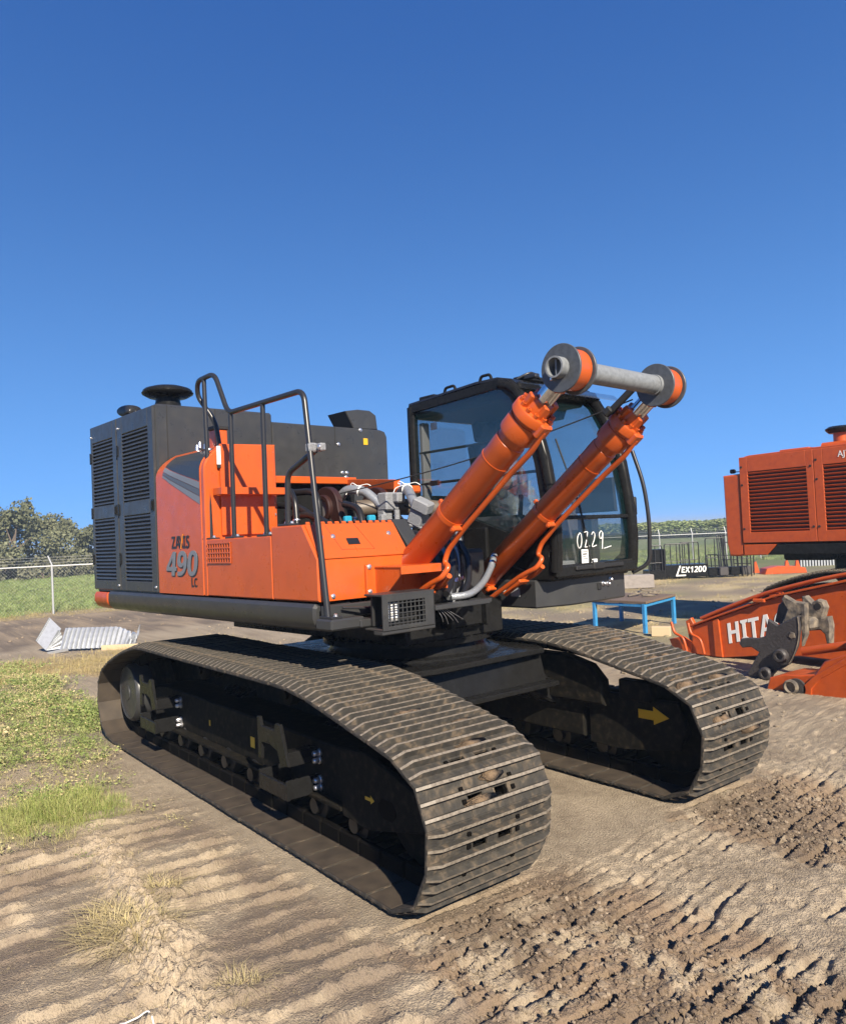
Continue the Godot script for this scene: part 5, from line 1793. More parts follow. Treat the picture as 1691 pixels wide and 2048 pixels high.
	# clods of earth
	var cb = MB.new(M.clod)
	chunk(cb, 41)
	var cmesh = cb.mesh()
	xs = []; cs = []
	var made = 0
	while made < 46000:
		var x = rng.randf_range(-2.5, 4.7)
		var z = rng.randf_range(-4.5, 3.7)
		if x < 2.5 and absf(z) < 1.78: continue
		if x < 2.2 and z < 1.7: continue
		var cl = n_warp.get_noise_2d(x * 1.4 + 90.0, z * 1.4) + 0.5 * n_mid.get_noise_2d(x * 1.9, z * 1.9)
		var fresh = sstep(2.3, 2.7, x) * maxf(sstep(0.6, 0.8, z) * (1.0 - sstep(1.8, 2.0, z)), sstep(-2.0, -1.8, z) * (1.0 - sstep(-0.8, -0.6, z)))
		var pr = 0.10 + 0.5 * maxf(0.0, cl) + fresh * (0.25 + 0.6 * maxf(0.0, cl))
		if x < 2.2: pr = 0.10 + 0.6 * exp(-pow((z - berm_z(x)) / 0.12, 2.0)) * sstep(-0.4, 0.2, x)
		if rng.randf() > pr: continue
		var s = (0.006 + 0.014 * fresh) * pow(rng.randf(), 3.2) + 0.0018
		if x < 2.4 and rng.randf() < 0.10 and absf(z - berm_z(x)) < 0.22 and x > -0.1: s += 0.022 * pow(rng.randf(), 2.0)
		xs.append(Transform3D(Basis.from_euler(V(rng.randf() * 3.0, rng.randf() * TAU, rng.randf() * 3.0)).scaled(V(s * 1.2, s * 0.9, s)), V(x, ground_h(x, z) + s * 0.1, z)))
		cs.append((soil(x, z)[1] as Color).lerp(Color(0.50, 0.40, 0.29), clampf(rng.randfn(0.1, 0.25), 0.0, 0.8)))
		made += 1
	for i in 9000:
		var x = rng.randf_range(-21.0, -5.0)
		var z = rng.randf_range(-22.0, 3.5)
		if i % 3 == 0:
			x = rng.randf_range(-6.0, 4.5); z = rng.randf_range(-20.0, -2.6)
		if rng.randf() > 0.35 + n_mid.get_noise_2d(x * 0.7, z * 0.7): continue
		var s = 0.012 + 0.05 * pow(rng.randf(), 3.0)
		xs.append(Transform3D(Basis.from_euler(V(rng.randf() * 3.0, rng.randf() * TAU, rng.randf() * 3.0)).scaled(V(s * 1.3, s * 0.8, s)), V(x, ground_h(x, z), z)))
		cs.append((soil(x, z)[1] as Color).lerp(Color(0.30, 0.24, 0.17), 0.5 * rng.randf()))
	scatter("soil_clods", cmesh, xs, cs, "loose clods of earth scattered over the track prints", "soil")

# ---------------------------------------------------------------- trees
func leaf_crown(r: RandomNumberGenerator, blobs: Array, per: int, leaf: float, c0: Color, c1: Color, droop := 0.3) -> ArrayMesh:
	var t = []; var c = []; var no = []
	for bq in blobs:
		var ctr: Vector3 = bq[0]
		var rad: Vector3 = bq[1]
		var tint = r.randf()
		for i in per:
			var d = V(r.randfn(), r.randfn(), r.randfn()).normalized()
			var p = ctr + d * rad * pow(r.randf(), 0.45)
			var a = V(r.randfn(), r.randfn() - droop * 2.0, r.randfn()).normalized()
			var s = a.cross(V(r.randfn(), r.randfn(), r.randfn())).normalized()
			var ln = leaf * r.randf_range(0.6, 1.4)
			var wd = ln * r.randf_range(0.28, 0.5)
			var n = (s.cross(a) + d * 0.9).normalized()
			var col = c0.lerp(c1, clampf(0.55 * tint + 0.45 * r.randf(), 0.0, 1.0))
			var q = [p, p + a * ln * 0.5 + s * wd, p + a * ln, p + a * ln * 0.5 - s * wd]
			for v in [q[0], q[1], q[2], q[0], q[2], q[3]]:
				t.append(v); c.append(col); no.append(n)
	return colored_mesh(t, c, no, M.leaf)

func tree(called: String, label: String, at: Vector3, h: float, w: float, seed_: int, c0: Color, c1: Color, group: String, low := 0.15):
	var r = RandomNumberGenerator.new()
	r.seed = seed_
	var o = thing(called, label, "tree", at, group)
	var b = MB.new(M.bark)
	var top = V(r.randf_range(-0.4, 0.4), h * 0.72, r.randf_range(-0.4, 0.4))
	b.tube(smooth_path([Vector3.ZERO, V(top.x * 0.5 + r.randf_range(-0.2, 0.2), h * 0.3, top.z * 0.3), top], 4), 0.035 * h, 7, true, 0.008 * h)
	var blobs = []
	for i in 22:
		var a = r.randf() * TAU
		var y = h * r.randf_range(low, 0.90)
		var prof = sin(PI * clampf((y / h - low * 0.5) / (1.05 - low * 0.5), 0.05, 0.97))
		var rr = w * 0.5 * prof * sqrt(r.randf_range(0.05, 1.0))
		var e = V(cos(a) * rr, y, sin(a) * rr)
		blobs.append([e, V(1, r.randf_range(0.6, 1.2), 1) * w * r.randf_range(0.11, 0.22)])
		if i < 8:
			var st = V(0, minf(y * 0.6, h * 0.6), 0) + top * 0.3 * V(1, 0, 1)
			b.tube([st, st.lerp(e, 0.55) + V(0, 0.1 * h, 0) * 0.5, e], 0.012 * h, 5, true, 0.003 * h)
	for i in 7:
		var a = r.randf() * TAU
		blobs.append([V(cos(a) * w * 0.3, h * r.randf_range(0.8, 1.02), sin(a) * w * 0.3) * V(r.randf(), 1, r.randf()), V(0.10, 0.16, 0.10) * w * r.randf_range(0.4, 1.0)])
	part(o, "trunk", b)
	part(o, "crown", leaf_crown(r, blobs, 260, 0.24, c0, c1))

func build_trees():
	var c0 = Color(0.075, 0.085, 0.040)
	var c1 = Color(0.185, 0.190, 0.105)
	# line of trees on the left, 65 to 80 m off
	var rows = [[V(-66, 0, -3.5), 4.9, 7.4, "broad grey green tree at the left edge of the picture"], [V(-63, 0, -8.0), 5.9, 7.0, "tallest grey green tree behind the fence post"], [V(-68, 0, -12.0), 4.9, 7.0, "rounded olive tree right of the tallest one"], [V(-64, 0, -14.5), 3.6, 6.0, "low bushy tree just left of the louvred doors"], [V(-67, 0, -18.8), 5.6, 6.6, "thin crowned tree half hidden by the louvred doors"], [V(-70, 0, 1.5), 4.6, 7.0, "olive tree cut by the left edge of the picture"], [V(-72, 0, -22.5), 5.0, 7.0, "grey tree hidden behind the louvred doors"]]
	var k = 0
	for q in rows:
		tree("field_tree", q[3], q[0], q[1], q[2], 500 + k, c0, c1, "trees beyond the field", 0.10)
		k += 1
	# undergrowth below them
	var r = RandomNumberGenerator.new()
	r.seed = 61
	for i in 7:
		var o = thing("shrub", ["grey shrub under the left trees, first from the picture edge", "grey shrub under the left trees, second from the picture edge", "grey shrub under the left trees, third from the picture edge", "grey shrub under the left trees, fourth from the picture edge", "grey shrub under the left trees, fifth from the picture edge", "grey shrub under the left trees, sixth from the picture edge", "grey shrub under the left trees, nearest the louvred doors"][i], "shrub", V(-60.5 + r.randf_range(-1.5, 1.5), 0, -1.5 - i * 2.7), "shrubs under the trees")
		var blobs = []
		for j in 7:
			blobs.append([V(r.randf_range(-1.6, 1.6), r.randf_range(0.4, 1.5), r.randf_range(-1.8, 1.8)), V(1, 0.7, 1) * r.randf_range(0.5, 0.9)])
		part(o, "crown", leaf_crown(r, blobs, 190, 0.24, Color(0.075, 0.080, 0.045), Color(0.16, 0.155, 0.09)))
		var b = MB.new(M.bark)
		for j in 5:
			b.tube([Vector3.ZERO, blobs[j][0] * 0.6, blobs[j][0]], 0.05, 5, true, 0.02)
		part(o, "stem", b)
	# orchard along the skyline on the right: too far off to tell the trees apart
	var blobs2 = []
	r.seed = 62
	for j in 9:
		blobs2.append([V(r.randf_range(-1.2, 1.2), r.randf_range(0.8, 3.2), r.randf_range(-1.2, 1.2)), V(1, 1.1, 1) * r.randf_range(0.5, 0.9)])
	var om = leaf_crown(r, blobs2, 110, 0.34, Color(0.95, 0.95, 0.95), Color(1.15, 1.15, 1.1))
	var xs = []; var cs = []
	var hd = atan2(-0.6186, -0.7851)
	for i in 620:
		var an = hd + rng.randf_range(-0.15, 0.62)
		var d = rng.randf_range(118.0, 150.0)
		var s = rng.randf_range(0.85, 1.25)
		xs.append(Transform3D(Basis(Vector3.UP, rng.randf() * TAU).scaled(V(s * 1.25, s * 0.62, s * 1.25)), V(5.8 + cos(an) * d, 0, 4.1 + sin(an) * d)))
		cs.append(Color(0.14, 0.19, 0.055).lerp(Color(0.24, 0.27, 0.10), rng.randf()))
	scatter("orchard", om, xs, cs, "far orchard forming a green band along the horizon", "trees")

# ---------------------------------------------------------------- fences
func fence(label: String, a: Vector3, c: Vector3, n: int, h: float, lean: Vector3):
	var o = thing("chain_link_fence", label, "fence", a)
	var L = (c - a)
	for i in n + 1:
		var p = L * i / n
		var b = MB.new(M.fence)
		b.tube([p, p + V(0.0, h, 0) + lean * 0.02, p + V(0, h + 0.03, 0) + lean * 0.02], 0.034, 8)
		b.tube([p + V(0, h, 0), p + V(0, h + 0.30, 0) + lean * 0.24], 0.026, 6)
		part(o, "post", b)
	var b2 = MB.new(M.fence)
	b2.tube([V(0, h - 0.03, 0), L + V(0, h - 0.03, 0)], 0.026, 8)
	part(o, "top_rail", b2)
	var w = MB.new(M.fence)
	for k in 3:
		var q = V(0, h + 0.08 + 0.09 * k, 0) + lean * (0.07 + 0.08 * k)
		w.tube([q, L + q], 0.0035, 4, false)
	part(o, "barbed_wire", w)
	var m = MB.new(M.fence)
	var len = L.length()
	var u = L / len
	var st = 0.11
	var kk = int((len + h) / st)
	for i in kk:
		var s0 = i * st
		# rising and falling wires clipped to the panel
		var a0 = maxf(s0 - h, 0.0); var a1 = minf(s0, len)
		if a1 > a0:
			m.tube([u * a0 + V(0, s0 - a0, 0) + V(0, 0.02, 0), u * a1 + V(0, s0 - a1 + 0.02, 0)], 0.0016, 3, false)
			m.tube([u * a0 + V(0, h - (s0 - a0), 0), u * a1 + V(0, h - (s0 - a1), 0)], 0.0016, 3, false)
	var mo = part(o, "wire_mesh", m)
	mo.set_meta("kind", "stuff")

# ---------------------------------------------------------------- scrap, table, parts lying about
func build_yard():
	# bent sheet of corrugated iron left of the machine, lying along the direction across the view
	var at0 = V(-11.3, 0.0, -0.35)
	var o = thing("corrugated_sheet", "crumpled bright corrugated metal sheet lying on the ground left of the machine", "metal sheet", at0)
	var rv = V(0.617, 0, -0.786)        # along the sheet
	var fw = V(0.786, 0, 0.617)         # towards the yard
	var b = MB.new(M.galv)
	var cols = 96
	var prev = []
	for i in cols + 1:
		var s = float(i) / cols
		var x = lerpf(-0.50, 1.06, s)
		var wav = 0.030 * (1.0 if fposmod(i / 3.0, 2.0) < 1.0 else -1.0) if s < 0.92 else 0.03 * sin(i * 2.1)
		var hh = 0.41 - 0.03 * s - 0.17 * sstep(0.66, 1.0, s) + (0.18 if s > 0.97 else 0.0)
		var bulge = 0.03 * sin(PI * clampf(s * 1.2, 0.0, 1.0))
		var col = []
		for j in 5:
			var v = j / 4.0
			var p = rv * x + V(0, 0.04 + hh * v, 0) + fw * (bulge * sin(PI * v * 0.9) + wav + 0.30 * (1.0 - v))
			if s > 0.88: p += fw * 0.05 * sin(i * 1.7 + j * 2.0) + V(0, 0.03 * sin(i * 2.3 + j), 0)
			col.append(p)
		if i > 0:
			for j in 4:
				b.quad(prev[j], col[j], col[j + 1], prev[j + 1])
				b.quad(prev[j] - fw * 0.004, prev[j + 1] - fw * 0.004, col[j + 1] - fw * 0.004, col[j] - fw * 0.004)
		prev = col
	part(o, "ribbed_sheet", b)
	b = MB.new(M.galv)
	# folded end flap: a fan of ribs and a flat panel bent up
	var hub = rv * -0.80 + V(0, 0.03, 0) + fw * 0.28
	var e0 = []
	for i in 13:
		var s = i / 12.0
		var q = rv * lerpf(-0.60, -0.47, s) + V(0, 0.42 + 0.02 * s, 0).lerp(V(0, 0.05, 0), s * s) + fw * (0.14 + 0.02 * (1 if i % 2 == 0 else -1))
		e0.append(q)
	for i in 12:
		b.face([hub, e0[i], e0[i + 1]], fw)
		b.face([hub - fw * 0.004, e0[i] - fw * 0.004, e0[i + 1] - fw * 0.004], -fw)
	part(o, "folded_ribs", b)
	b = MB.new(M.galv)
	var A = rv * -1.03 + V(0, 0.22, 0) + fw * 0.20
	var B2 = rv * -0.88 + V(0, 0.66, 0) - fw * 0.10
	var C2 = rv * -0.58 + V(0, 0.44, 0) + fw * 0.05
	var n2 = ((B2 - A).cross(C2 - A)).normalized()
	if n2.dot(fw) < 0: n2 = -n2
	for sg in [1.0, -1.0]:
		var off = n2 * 0.006 * sg
		b.face([A + off, B2 + off, C2 + off, hub + off], n2 * sg)
	b.face([A + n2 * 0.006, B2 + n2 * 0.006, B2 - n2 * 0.006, A - n2 * 0.006], -rv)
	b.face([B2 + n2 * 0.006, C2 + n2 * 0.006, C2 - n2 * 0.006, B2 - n2 * 0.006], V(0, 1, 0))
	b.use(M.primer).tube([A, B2], 0.022, 8)
	part(o, "end_panel", b)
	var pl = thing("timber_plank", "pale plank on the ground under the crumpled corrugated sheet", "plank", at0 + rv * 0.75 + fw * 0.34)
	b = MB.new(M.timber)
	b.at(along(V(0, 0.035, 0), rv)).box(Vector3.ZERO, V(0.05, 0.75, 0.12), 0.006)
	part(pl, "board", b)
	pl = thing("metal_strip", "narrow white metal strip on the ground beside the folded sheet end", "strip", at0 + rv * -0.45 + fw * 0.50)
	b = MB.new(M.galv)
	b.at(along(V(0, 0.03, 0), rv + V(0, 0.16, 0))).box(Vector3.ZERO, V(0.03, 0.42, 0.06), 0.004)
	part(pl, "strip", b)
	# blue trestle table behind the far track
	var t0 = V(-4.25, 0, -9.2)
	var td = V(0.42, 0, -0.91).normalized()     # along the near end
	var tl = V(0.80, 0, 0.35)
	o = thing("steel_table", "blue framed steel table with rusty top behind the far track", "table", V(-3.4, 0, -9.0))
	var cr = [V(0.21, 0, 0.77), V(-0.20, 0, -0.78), V(-1.0, 0, 0.75), V(-1.35, 0, -0.55)]
	var H = 0.56
	for i in 4:
		b = MB.new(M.blue_paint)
		b.box(cr[i] + V(0, H / 2, 0), V(0.07, H, 0.07), 0.006)
		part(o, "leg", b)
	for pr in [[0, 1], [2, 3], [0, 2], [1, 3]]:
		b = MB.new(M.blue_paint)
		var p0 = cr[pr[0]] + V(0, H - 0.035, 0)
		var p1 = cr[pr[1]] + V(0, H - 0.035, 0)
		b.at(along((p0 + p1) / 2, p1 - p0)).box(Vector3.ZERO, V(0.05, (p1 - p0).length() - 0.07, 0.05), 0.004)
		part(o, "rail", b)
	b = MB.new(M.wood)
	b.at(Transform3D(Basis(V(1, 0, 0), V(0, 0, 1), V(0, -1, 0)), Vector3.ZERO))
	b.prism([Vector2(0.27, 0.80), Vector2(-0.16, -0.82), Vector2(-1.42, -0.60), Vector2(-1.06, 0.80)], -H - 0.05, -H - 0.002, 0.006)
	part(o, "table_top", b)
	o = thing("scrap_iron", "small heap of rusty scrap iron on the blue table", "scrap", V(-3.85, H + 0.05, -9.2))
	for i in 6:
		b = MB.new(M.rusty)
		b.at(Transform3D(Basis.from_euler(V(rng.randf_range(-0.4, 0.4), rng.randf() * TAU, rng.randf_range(-0.2, 0.2))), V(rng.randf_range(-0.3, 0.4), 0.03 + 0.012 * i, rng.randf_range(-0.3, 0.3))))
		b.box(Vector3.ZERO, V(0.30, 0.035, 0.05), 0.006)
		part(o, "scrap_bar", b)
	o = thing("timber_block", "pale timber block on the ground beside the blue table", "timber", V(-2.75, 0, -8.1))
	b = MB.new(M.timber)
	b.at(Transform3D(Basis(Vector3.UP, 0.5), V(0, 0.09, 0))).box(Vector3.ZERO, V(0.34, 0.18, 0.16), 0.008)
	part(o, "block", b)
	# concrete block behind the cab
	o = thing("concrete_block", "long weathered concrete block lying right of the cab", "concrete block", V(-10.2, 0, -16.8))
	b = MB.new(M.concrete)
	b.at(Transform3D(Basis(V(0.617, 0, -0.786), Vector3.UP, V(0.786, 0, 0.617)), V(0, 0.22, 0))).box(Vector3.ZERO, V(1.9, 0.44, 0.5), 0.02)
	part(o, "block", b)
	build_platforms()
	# small orange attachments far off
	o = thing("orange_attachment", "low orange machine part on the ground beyond the black railings", "machine part", V(-8.9, 0, -24.6))
	b = MB.new(M.orange_worn)
	b.at(Transform3D(Basis(V(0.617, 0, -0.786), Vector3.UP, V(0.786, 0, 0.617)), Vector3.ZERO))
	b.prism(P2([-0.7, 0.0, -0.62, 0.22, -0.2, 0.30, 0.5, 0.28, 0.85, 0.20, 0.9, 0.0]), -0.3, 0.3, 0.02)
	part(o, "body", b)
	for x in [-0.85, 0.35, 0.75]:
		b = MB.new(M.orange_worn)
		b.at(Transform3D(Basis(V(0.617, 0, -0.786), Vector3.UP, V(0.786, 0, 0.617)), Vector3.ZERO))
		b.prism(P2([x - 0.12, 0.05, x - 0.06, 0.45, x + 0.02, 0.50, x + 0.14, 0.05]), -0.2, -0.1, 0.01)
		part(o, "lug", b)
	# corrugated shed and container under the second machine
	o = thing("metal_shed", "pale ribbed metal shed far behind the second machine", "shed", V(-9.6, 0, -29.5))
	var sx = Transform3D(Basis(V(0.617, 0, -0.786), Vector3.UP, V(0.786, 0, 0.617)), Vector3.ZERO)
	for i in 14:
		b = MB.new(M.galv)
		b.at(sx).box(V(-0.85 + i * 0.125, 0.40, 0), V(0.075, 0.80, 0.06), 0.008)
		part(o, "panel", b)
	b = MB.new(M.darksteel)
	b.at(sx).box(V(-0.02, 0.40, -0.06), V(1.8, 0.78, 0.05), 0.01)
	part(o, "wall", b)
	o = thing("steel_container", "grey steel container far behind the second machine", "container", V(-8.2, 0, -31.2))
	b = MB.new(M.primer)
	b.at(sx).box(V(0.3, 0.42, 0), V(1.9, 0.84, 1.0), 0.02)
	part(o, "shell", b)
	b = MB.new(M.white)
	for i in 4:
		b.at(sx).box(V(-0.4 + i * 0.22, 0.55, 0.502), V(0.09, 0.28 - 0.05 * (i % 2), 0.004), 0.001)
	part(o, "paint_mark", b)
	# white cord at the bottom edge
	o = thing("white_cord", "loop of white cord lying on the soil at the bottom edge", "cord", V(2.34, 0.0, 3.06))
	b = MB.new(M.white)
	var cp = []
	for q in [[0.12, 0.10], [0.04, 0.09], [0.0, 0.05], [0.0, 0.0], [0.04, -0.035], [0.12, -0.03], [0.2, 0.0]]:
		cp.append(V(q[0], ground_h(2.34 + q[0], 3.06 + q[1]) + 0.012, q[1]))
	b.tube(smooth_path(cp, 5), 0.0035, 8)
	part(o, "cord", b)

func rail_run(o, called, m, x0, x1, h, n, z, sx: Transform3D):
	var b = MB.new(m)
	b.at(sx)
	b.tube(fillet([V(x0, 0.0, z), V(x0, h, z), V(x1, h, z), V(x1, 0.0, z)], 0.08), 0.022, 6)
	b.tube([V(x0, h * 0.5, z), V(x1, h * 0.5, z)], 0.016, 6)
	for i in range(1, n):
		var x = lerpf(x0, x1, float(i) / n)
		b.tube([V(x, 0, z), V(x, h, z)], 0.018, 6)
	part(o, called, b)

func build_platforms():
	var sx = Transform3D(Basis(V(0.617, 0, -0.786), Vector3.UP, V(0.786, 0, 0.617)), Vector3.ZERO)
	var o = thing("walkway_platform", "black steel walkway platform with railings and white lettering on its side", "platform", V(-11.3, 0, -21.3))
	var b = MB.new(M.black)
	b.at(sx).box(V(0.35, 0.30, 0.0), V(1.6, 0.46, 0.9), 0.02)
	part(o, "side_plate", b)
	b = MB.new(M.black)
	b.at(sx).box(V(-0.75, 0.18, 0.0), V(0.6, 0.36, 0.9), 0.02)
	b.box(V(-0.65, 0.72, 0.1), V(0.55, 0.85, 0.5), 0.03)
	part(o, "tank_box", b)
	b = MB.new(M.white)
	b.at(sx).prism(P2([-0.08, 0.11, 0.08, 0.50, 0.13, 0.50, 0.0, 0.16, 0.30, 0.16, 0.30, 0.11]), 0.451, 0.456, 0.001)
	part(o, "white_stripe", b)
	lettering(o, "EX1200", 0.22, 0.006, sx * Transform3D(Basis(V(0.92, 0, 0), V(0.1, 1, 0), V(0, 0, 1)), V(0.60, 0.34, 0.454)), M.white, true, "lettering")
	rail_run(o, "railing", M.rail, -1.05, -0.55, 1.28, 2, 0.42, sx)
	rail_run(o, "railing", M.rail, -0.45, 0.45, 1.32, 4, 0.42, sx)
	rail_run(o, "railing", M.rail, 0.40, 1.12, 1.34, 4, -0.40, sx)
	o = thing("railing_stack", "tangle of black steel railings and ladders right of the lettered platform", "railings", V(-10.3, 0, -22.8))
	for i in 7:
		var t = sx * Transform3D(Basis.from_euler(V(rng.randf_range(-0.2, 0.2), rng.randf_range(-0.6, 0.6), rng.randf_range(-0.06, 0.06))), Vector3.ZERO)
		var x = -0.55 + i * 0.22
		rail_run(o, "railing", M.rail, x, x + rng.randf_range(0.3, 0.7), rng.randf_range(0.8, 1.55), 2 + i % 3, rng.randf_range(-0.5, 0.5), t)
	for i in 4:
		b = MB.new(M.black if i % 2 == 0 else M.darksteel)
		b.at(sx).box(V(-0.5 + i * 0.42, 0.22, 0.45), V(0.34, 0.32, 0.4), 0.03)
		part(o, "box", b)

# ---------------------------------------------------------------- parts of another machine lying in front
func build_attachments():
	# box girder with white letters
	var o = thing("boom_section", "orange box section boom with white lettering lying beyond the far track", "boom", V(0, 0, -6.6))
	var b = MB.new(M.orange_worn)
	b.prism(P2([-1.16, 0.02, -1.13, 0.44, -0.55, 0.66, 0.24, 0.95, 1.3, 1.20, 2.6, 1.35, 2.6, 0.10, 1.3, 0.12, 0.55, 0.14, -0.11, 0.08, -0.67, 0.0]), -0.55, 0.0, 0.012)
	part(o, "girder", b)
	b = MB.new(M.orange_worn)
	b.prism(P2([-1.16, 0.435, -0.55, 0.665, 0.24, 0.955, 1.3, 1.205, 2.6, 1.355, 2.6, 1.385, 1.3, 1.24, 0.24, 0.985, -0.55, 0.695, -1.16, 0.465]), -0.62, 0.07, 0.006)
	part(o, "top_flange", b)
	for q in [[0.03, -0.02], [0.03, -0.12], [0.035, 0.03]]:
		b = MB.new(M.orange_worn)
		b.tube(smooth_path([V(-0.95, 0.55 + q[0], q[1]), V(-0.4, 0.78 + q[0], q[1]), V(0.24, 1.01 + q[0], q[1]), V(1.3, 1.27 + q[0], q[1]), V(2.6, 1.42 + q[0], q[1])]), 0.026, 8)
		part(o, "oil_pipe", b)
	b = MB.new(M.orange_worn)
	b.box(V(0.02, 0.90, 0.06), V(0.18, 0.05, 0.06), 0.01)
	b.box(V(0.20, 0.97, -0.1), V(0.10, 0.07, 0.25), 0.01)
	part(o, "pipe_clamp", b)
	b = MB.new(M.orange_worn)
	b.prism(P2([-0.74, 0.02, -0.76, 0.56, -0.66, 0.60, -0.62, 0.02]), 0.0, 0.035, 0.006)
	part(o, "rib", b)
	for q in [-1.28, -0.98]:
		b = MB.new(M.orange_worn)
		b.tube(smooth_path([V(q - 0.18, 0.50, 0.06), V(q - 0.12, 0.34, 0.07), V(q + 0.02, 0.26, 0.07), V(q + 0.08, 0.05, 0.07)]), 0.022, 8)
		part(o, "bent_pipe", b)
	b = MB.new(M.orange_worn)
	b.prism(P2([-1.46, 0.10, -1.52, 0.46, -1.42, 0.52, -1.30, 0.30, -1.14, 0.26, -1.14, 0.04]), -0.5, -0.42, 0.01)
	b.prism(P2([-1.46, 0.02, -1.55, 0.22, -1.30, 0.28, -1.14, 0.20, -1.14, 0.02]), -0.04, 0.02, 0.01)
	part(o, "boom_end", b)
	lettering(o, "HITACHI", 0.30, 0.006, Transform3D(Basis(V(0.76, 0.20, 0), V(-0.05, 1, 0), V(0, 0, 1)), V(0.09, 0.535, 0.004)), M.white, true, "lettering")
	# rusty link of a thumb or coupler standing in front of it
	o = thing("bucket_linkage", "grey brown steel bucket linkage casting leaning in front of the lettered boom", "linkage", V(0.9, 0, -5.75))
	# coordinates in the yard frame, shifted to the thing's foot
	var sh = Transform3D(Basis.IDENTITY, V(-0.9, 0, 0.15))
	b = MB.new(M.darksteel)
	b.at(sh)
	b.prism(P2([0.25, 0.42, 0.28, 0.49, 0.39, 0.51, 0.53, 0.51, 0.62, 0.55, 0.67, 0.77, 0.79, 0.70, 1.06, 0.84, 1.07, 0.66, 1.03, 0.45, 0.91, 0.21, 0.75, 0.12, 0.51, -0.12, 0.34, 0.04, 0.41, 0.15, 0.52, 0.33, 0.42, 0.39, 0.29, 0.37]), 0.0, 0.07, 0.012)
	part(o, "cheek_plate", b)
	b = MB.new(M.rusty)
	b.at(sh)
	b.prism(P2([0.82, 1.03, 0.86, 1.08, 0.98, 1.01, 1.13, 0.99, 1.12, 0.60, 1.05, 0.44, 1.06, 0.84, 0.79, 0.69, 0.84, 0.78, 0.89, 0.90]), -0.10, -0.005, 0.015)
	part(o, "hook_plate", b)
	b = MB.new(M.darksteel)
	b.at(sh)
	b.prism(P2([0.66, 0.72, 0.72, 0.94, 0.82, 1.02, 0.92, 0.95, 0.94, 0.74, 0.80, 0.66]), -0.20, -0.12, 0.01)
	part(o, "inner_plate", b)
	b = MB.new(M.rusty)
	b.at(sh)
	b.prism(P2([0.97, 0.60, 0.97, 1.05, 1.02, 1.06, 1.10, 0.98, 1.17, 1.02, 1.24, 1.00, 1.27, 0.92, 1.23, 0.80, 1.30, 0.81, 1.32, 0.70, 1.30, 0.47, 1.25, 0.45, 1.23, 0.58, 1.18, 0.63, 1.10, 0.62]), -0.36, -0.24, 0.02)
	part(o, "rear_lug", b)
	b = MB.new(M.rusty)
	b.at(sh)
	b.box(V(1.04, 0.72, -0.17), V(0.26, 0.16, 0.20), 0.04)
	part(o, "bridge_block", b)
	b = MB.new(M.rubber)
	b.at(sh * along(V(1.17, 0.93, -0.243), V(0, 0, 1))).lathe([Vector2(0, 0), Vector2(0.042, 0), Vector2(0.042, 0.008), Vector2(0, 0.008)], 18)
	part(o, "pin_hole", b)
	for q in [[0.83, 0.32, 0.09], [0.62, 0.07, 0.085]]:
		b = MB.new(M.darksteel)
		b.at(sh * along(V(q[0], q[1], 0.06), V(0, 0, 1))).lathe([Vector2(0, 0), Vector2(q[2], 0), Vector2(q[2], 0.07), Vector2(q[2] - 0.02, 0.09), Vector2(0.045, 0.09), Vector2(0.045, 0.06), Vector2(0, 0.06)], 24)
		part(o, "pin_boss", b)
	b = MB.new(M.rusty)
	b.at(sh)
	b.prism(P2([0.93, 0.57, 0.96, 0.63, 1.01, 0.62, 1.02, 0.56, 0.97, 0.54]), 0.07, 0.08, 0.004)
	part(o, "weld_plate", b)
	b = MB.new(M.rusty)
	b.at(sh)
	b.tube(smooth_path([V(1.06, 0.82, 0.072), V(1.065, 0.66, 0.072), V(1.03, 0.46, 0.072), V(0.91, 0.22, 0.072), V(0.75, 0.12, 0.072)]), 0.007, 6)
	part(o, "worn_edge", b)
	# second orange piece on the ground at the right edge
	o = thing("arm_section", "worn orange excavator arm lying on the soil at the right edge", "arm", V(1.0, 0, -4.95))
	b = MB.new(M.orange_worn)
	b.prism(P2([-0.12, -0.10, -0.04, 0.14, 0.14, 0.20, 0.34, 0.21, 0.50, 0.24, 0.62, 0.40, 0.9, 0.52, 2.4, 0.85, 2.4, -0.12]), -0.55, 0.0, 0.015)
	part(o, "girder", b)
	b = MB.new(M.orange_worn)
	b.prism(P2([0.36, -0.08, 0.38, 0.10, 0.52, 0.24, 0.92, 0.50, 0.98, 0.47, 0.58, 0.20, 0.47, 0.07, 0.46, -0.08]), 0.0, 0.03, 0.006)
	part(o, "rib", b)
	b = MB.new(M.rusty)
	b.at(along(V(0.24, 0.07, -0.02), V(0, 0, 1))).lathe([Vector2(0, 0), Vector2(0.085, 0), Vector2(0.085, 0.09), Vector2(0.065, 0.10), Vector2(0.05, 0.07), Vector2(0, 0.07)], 24)
	part(o, "pin_boss", b)
	b = MB.new(M.darksteel)
	b.at(along(V(0.29, 0.055, -0.02), V(0, 0, 1))).lathe([Vector2(0, 0), Vector2(0.115, 0), Vector2(0.115, 0.05), Vector2(0, 0.05)], 24)
	part(o, "collar", b)
	b = MB.new(M.orange_worn)
	b.tube([V(0.18, 0.42, -0.42), V(0.62, 0.52, -0.40), V(1.6, 0.74, -0.44)], 0.055, 14)
	part(o, "cylinder", b)
	b = MB.new(M.rusty)
	b.at(along(V(0.83, 0.56, -0.34), V(0.3, 0.1, 1))).lathe([Vector2(0, 0), Vector2(0.085, 0), Vector2(0.085, 0.08), Vector2(0.07, 0.09), Vector2(0.045, 0.06), Vector2(0, 0.06)], 24)
	part(o, "cylinder_eye", b)

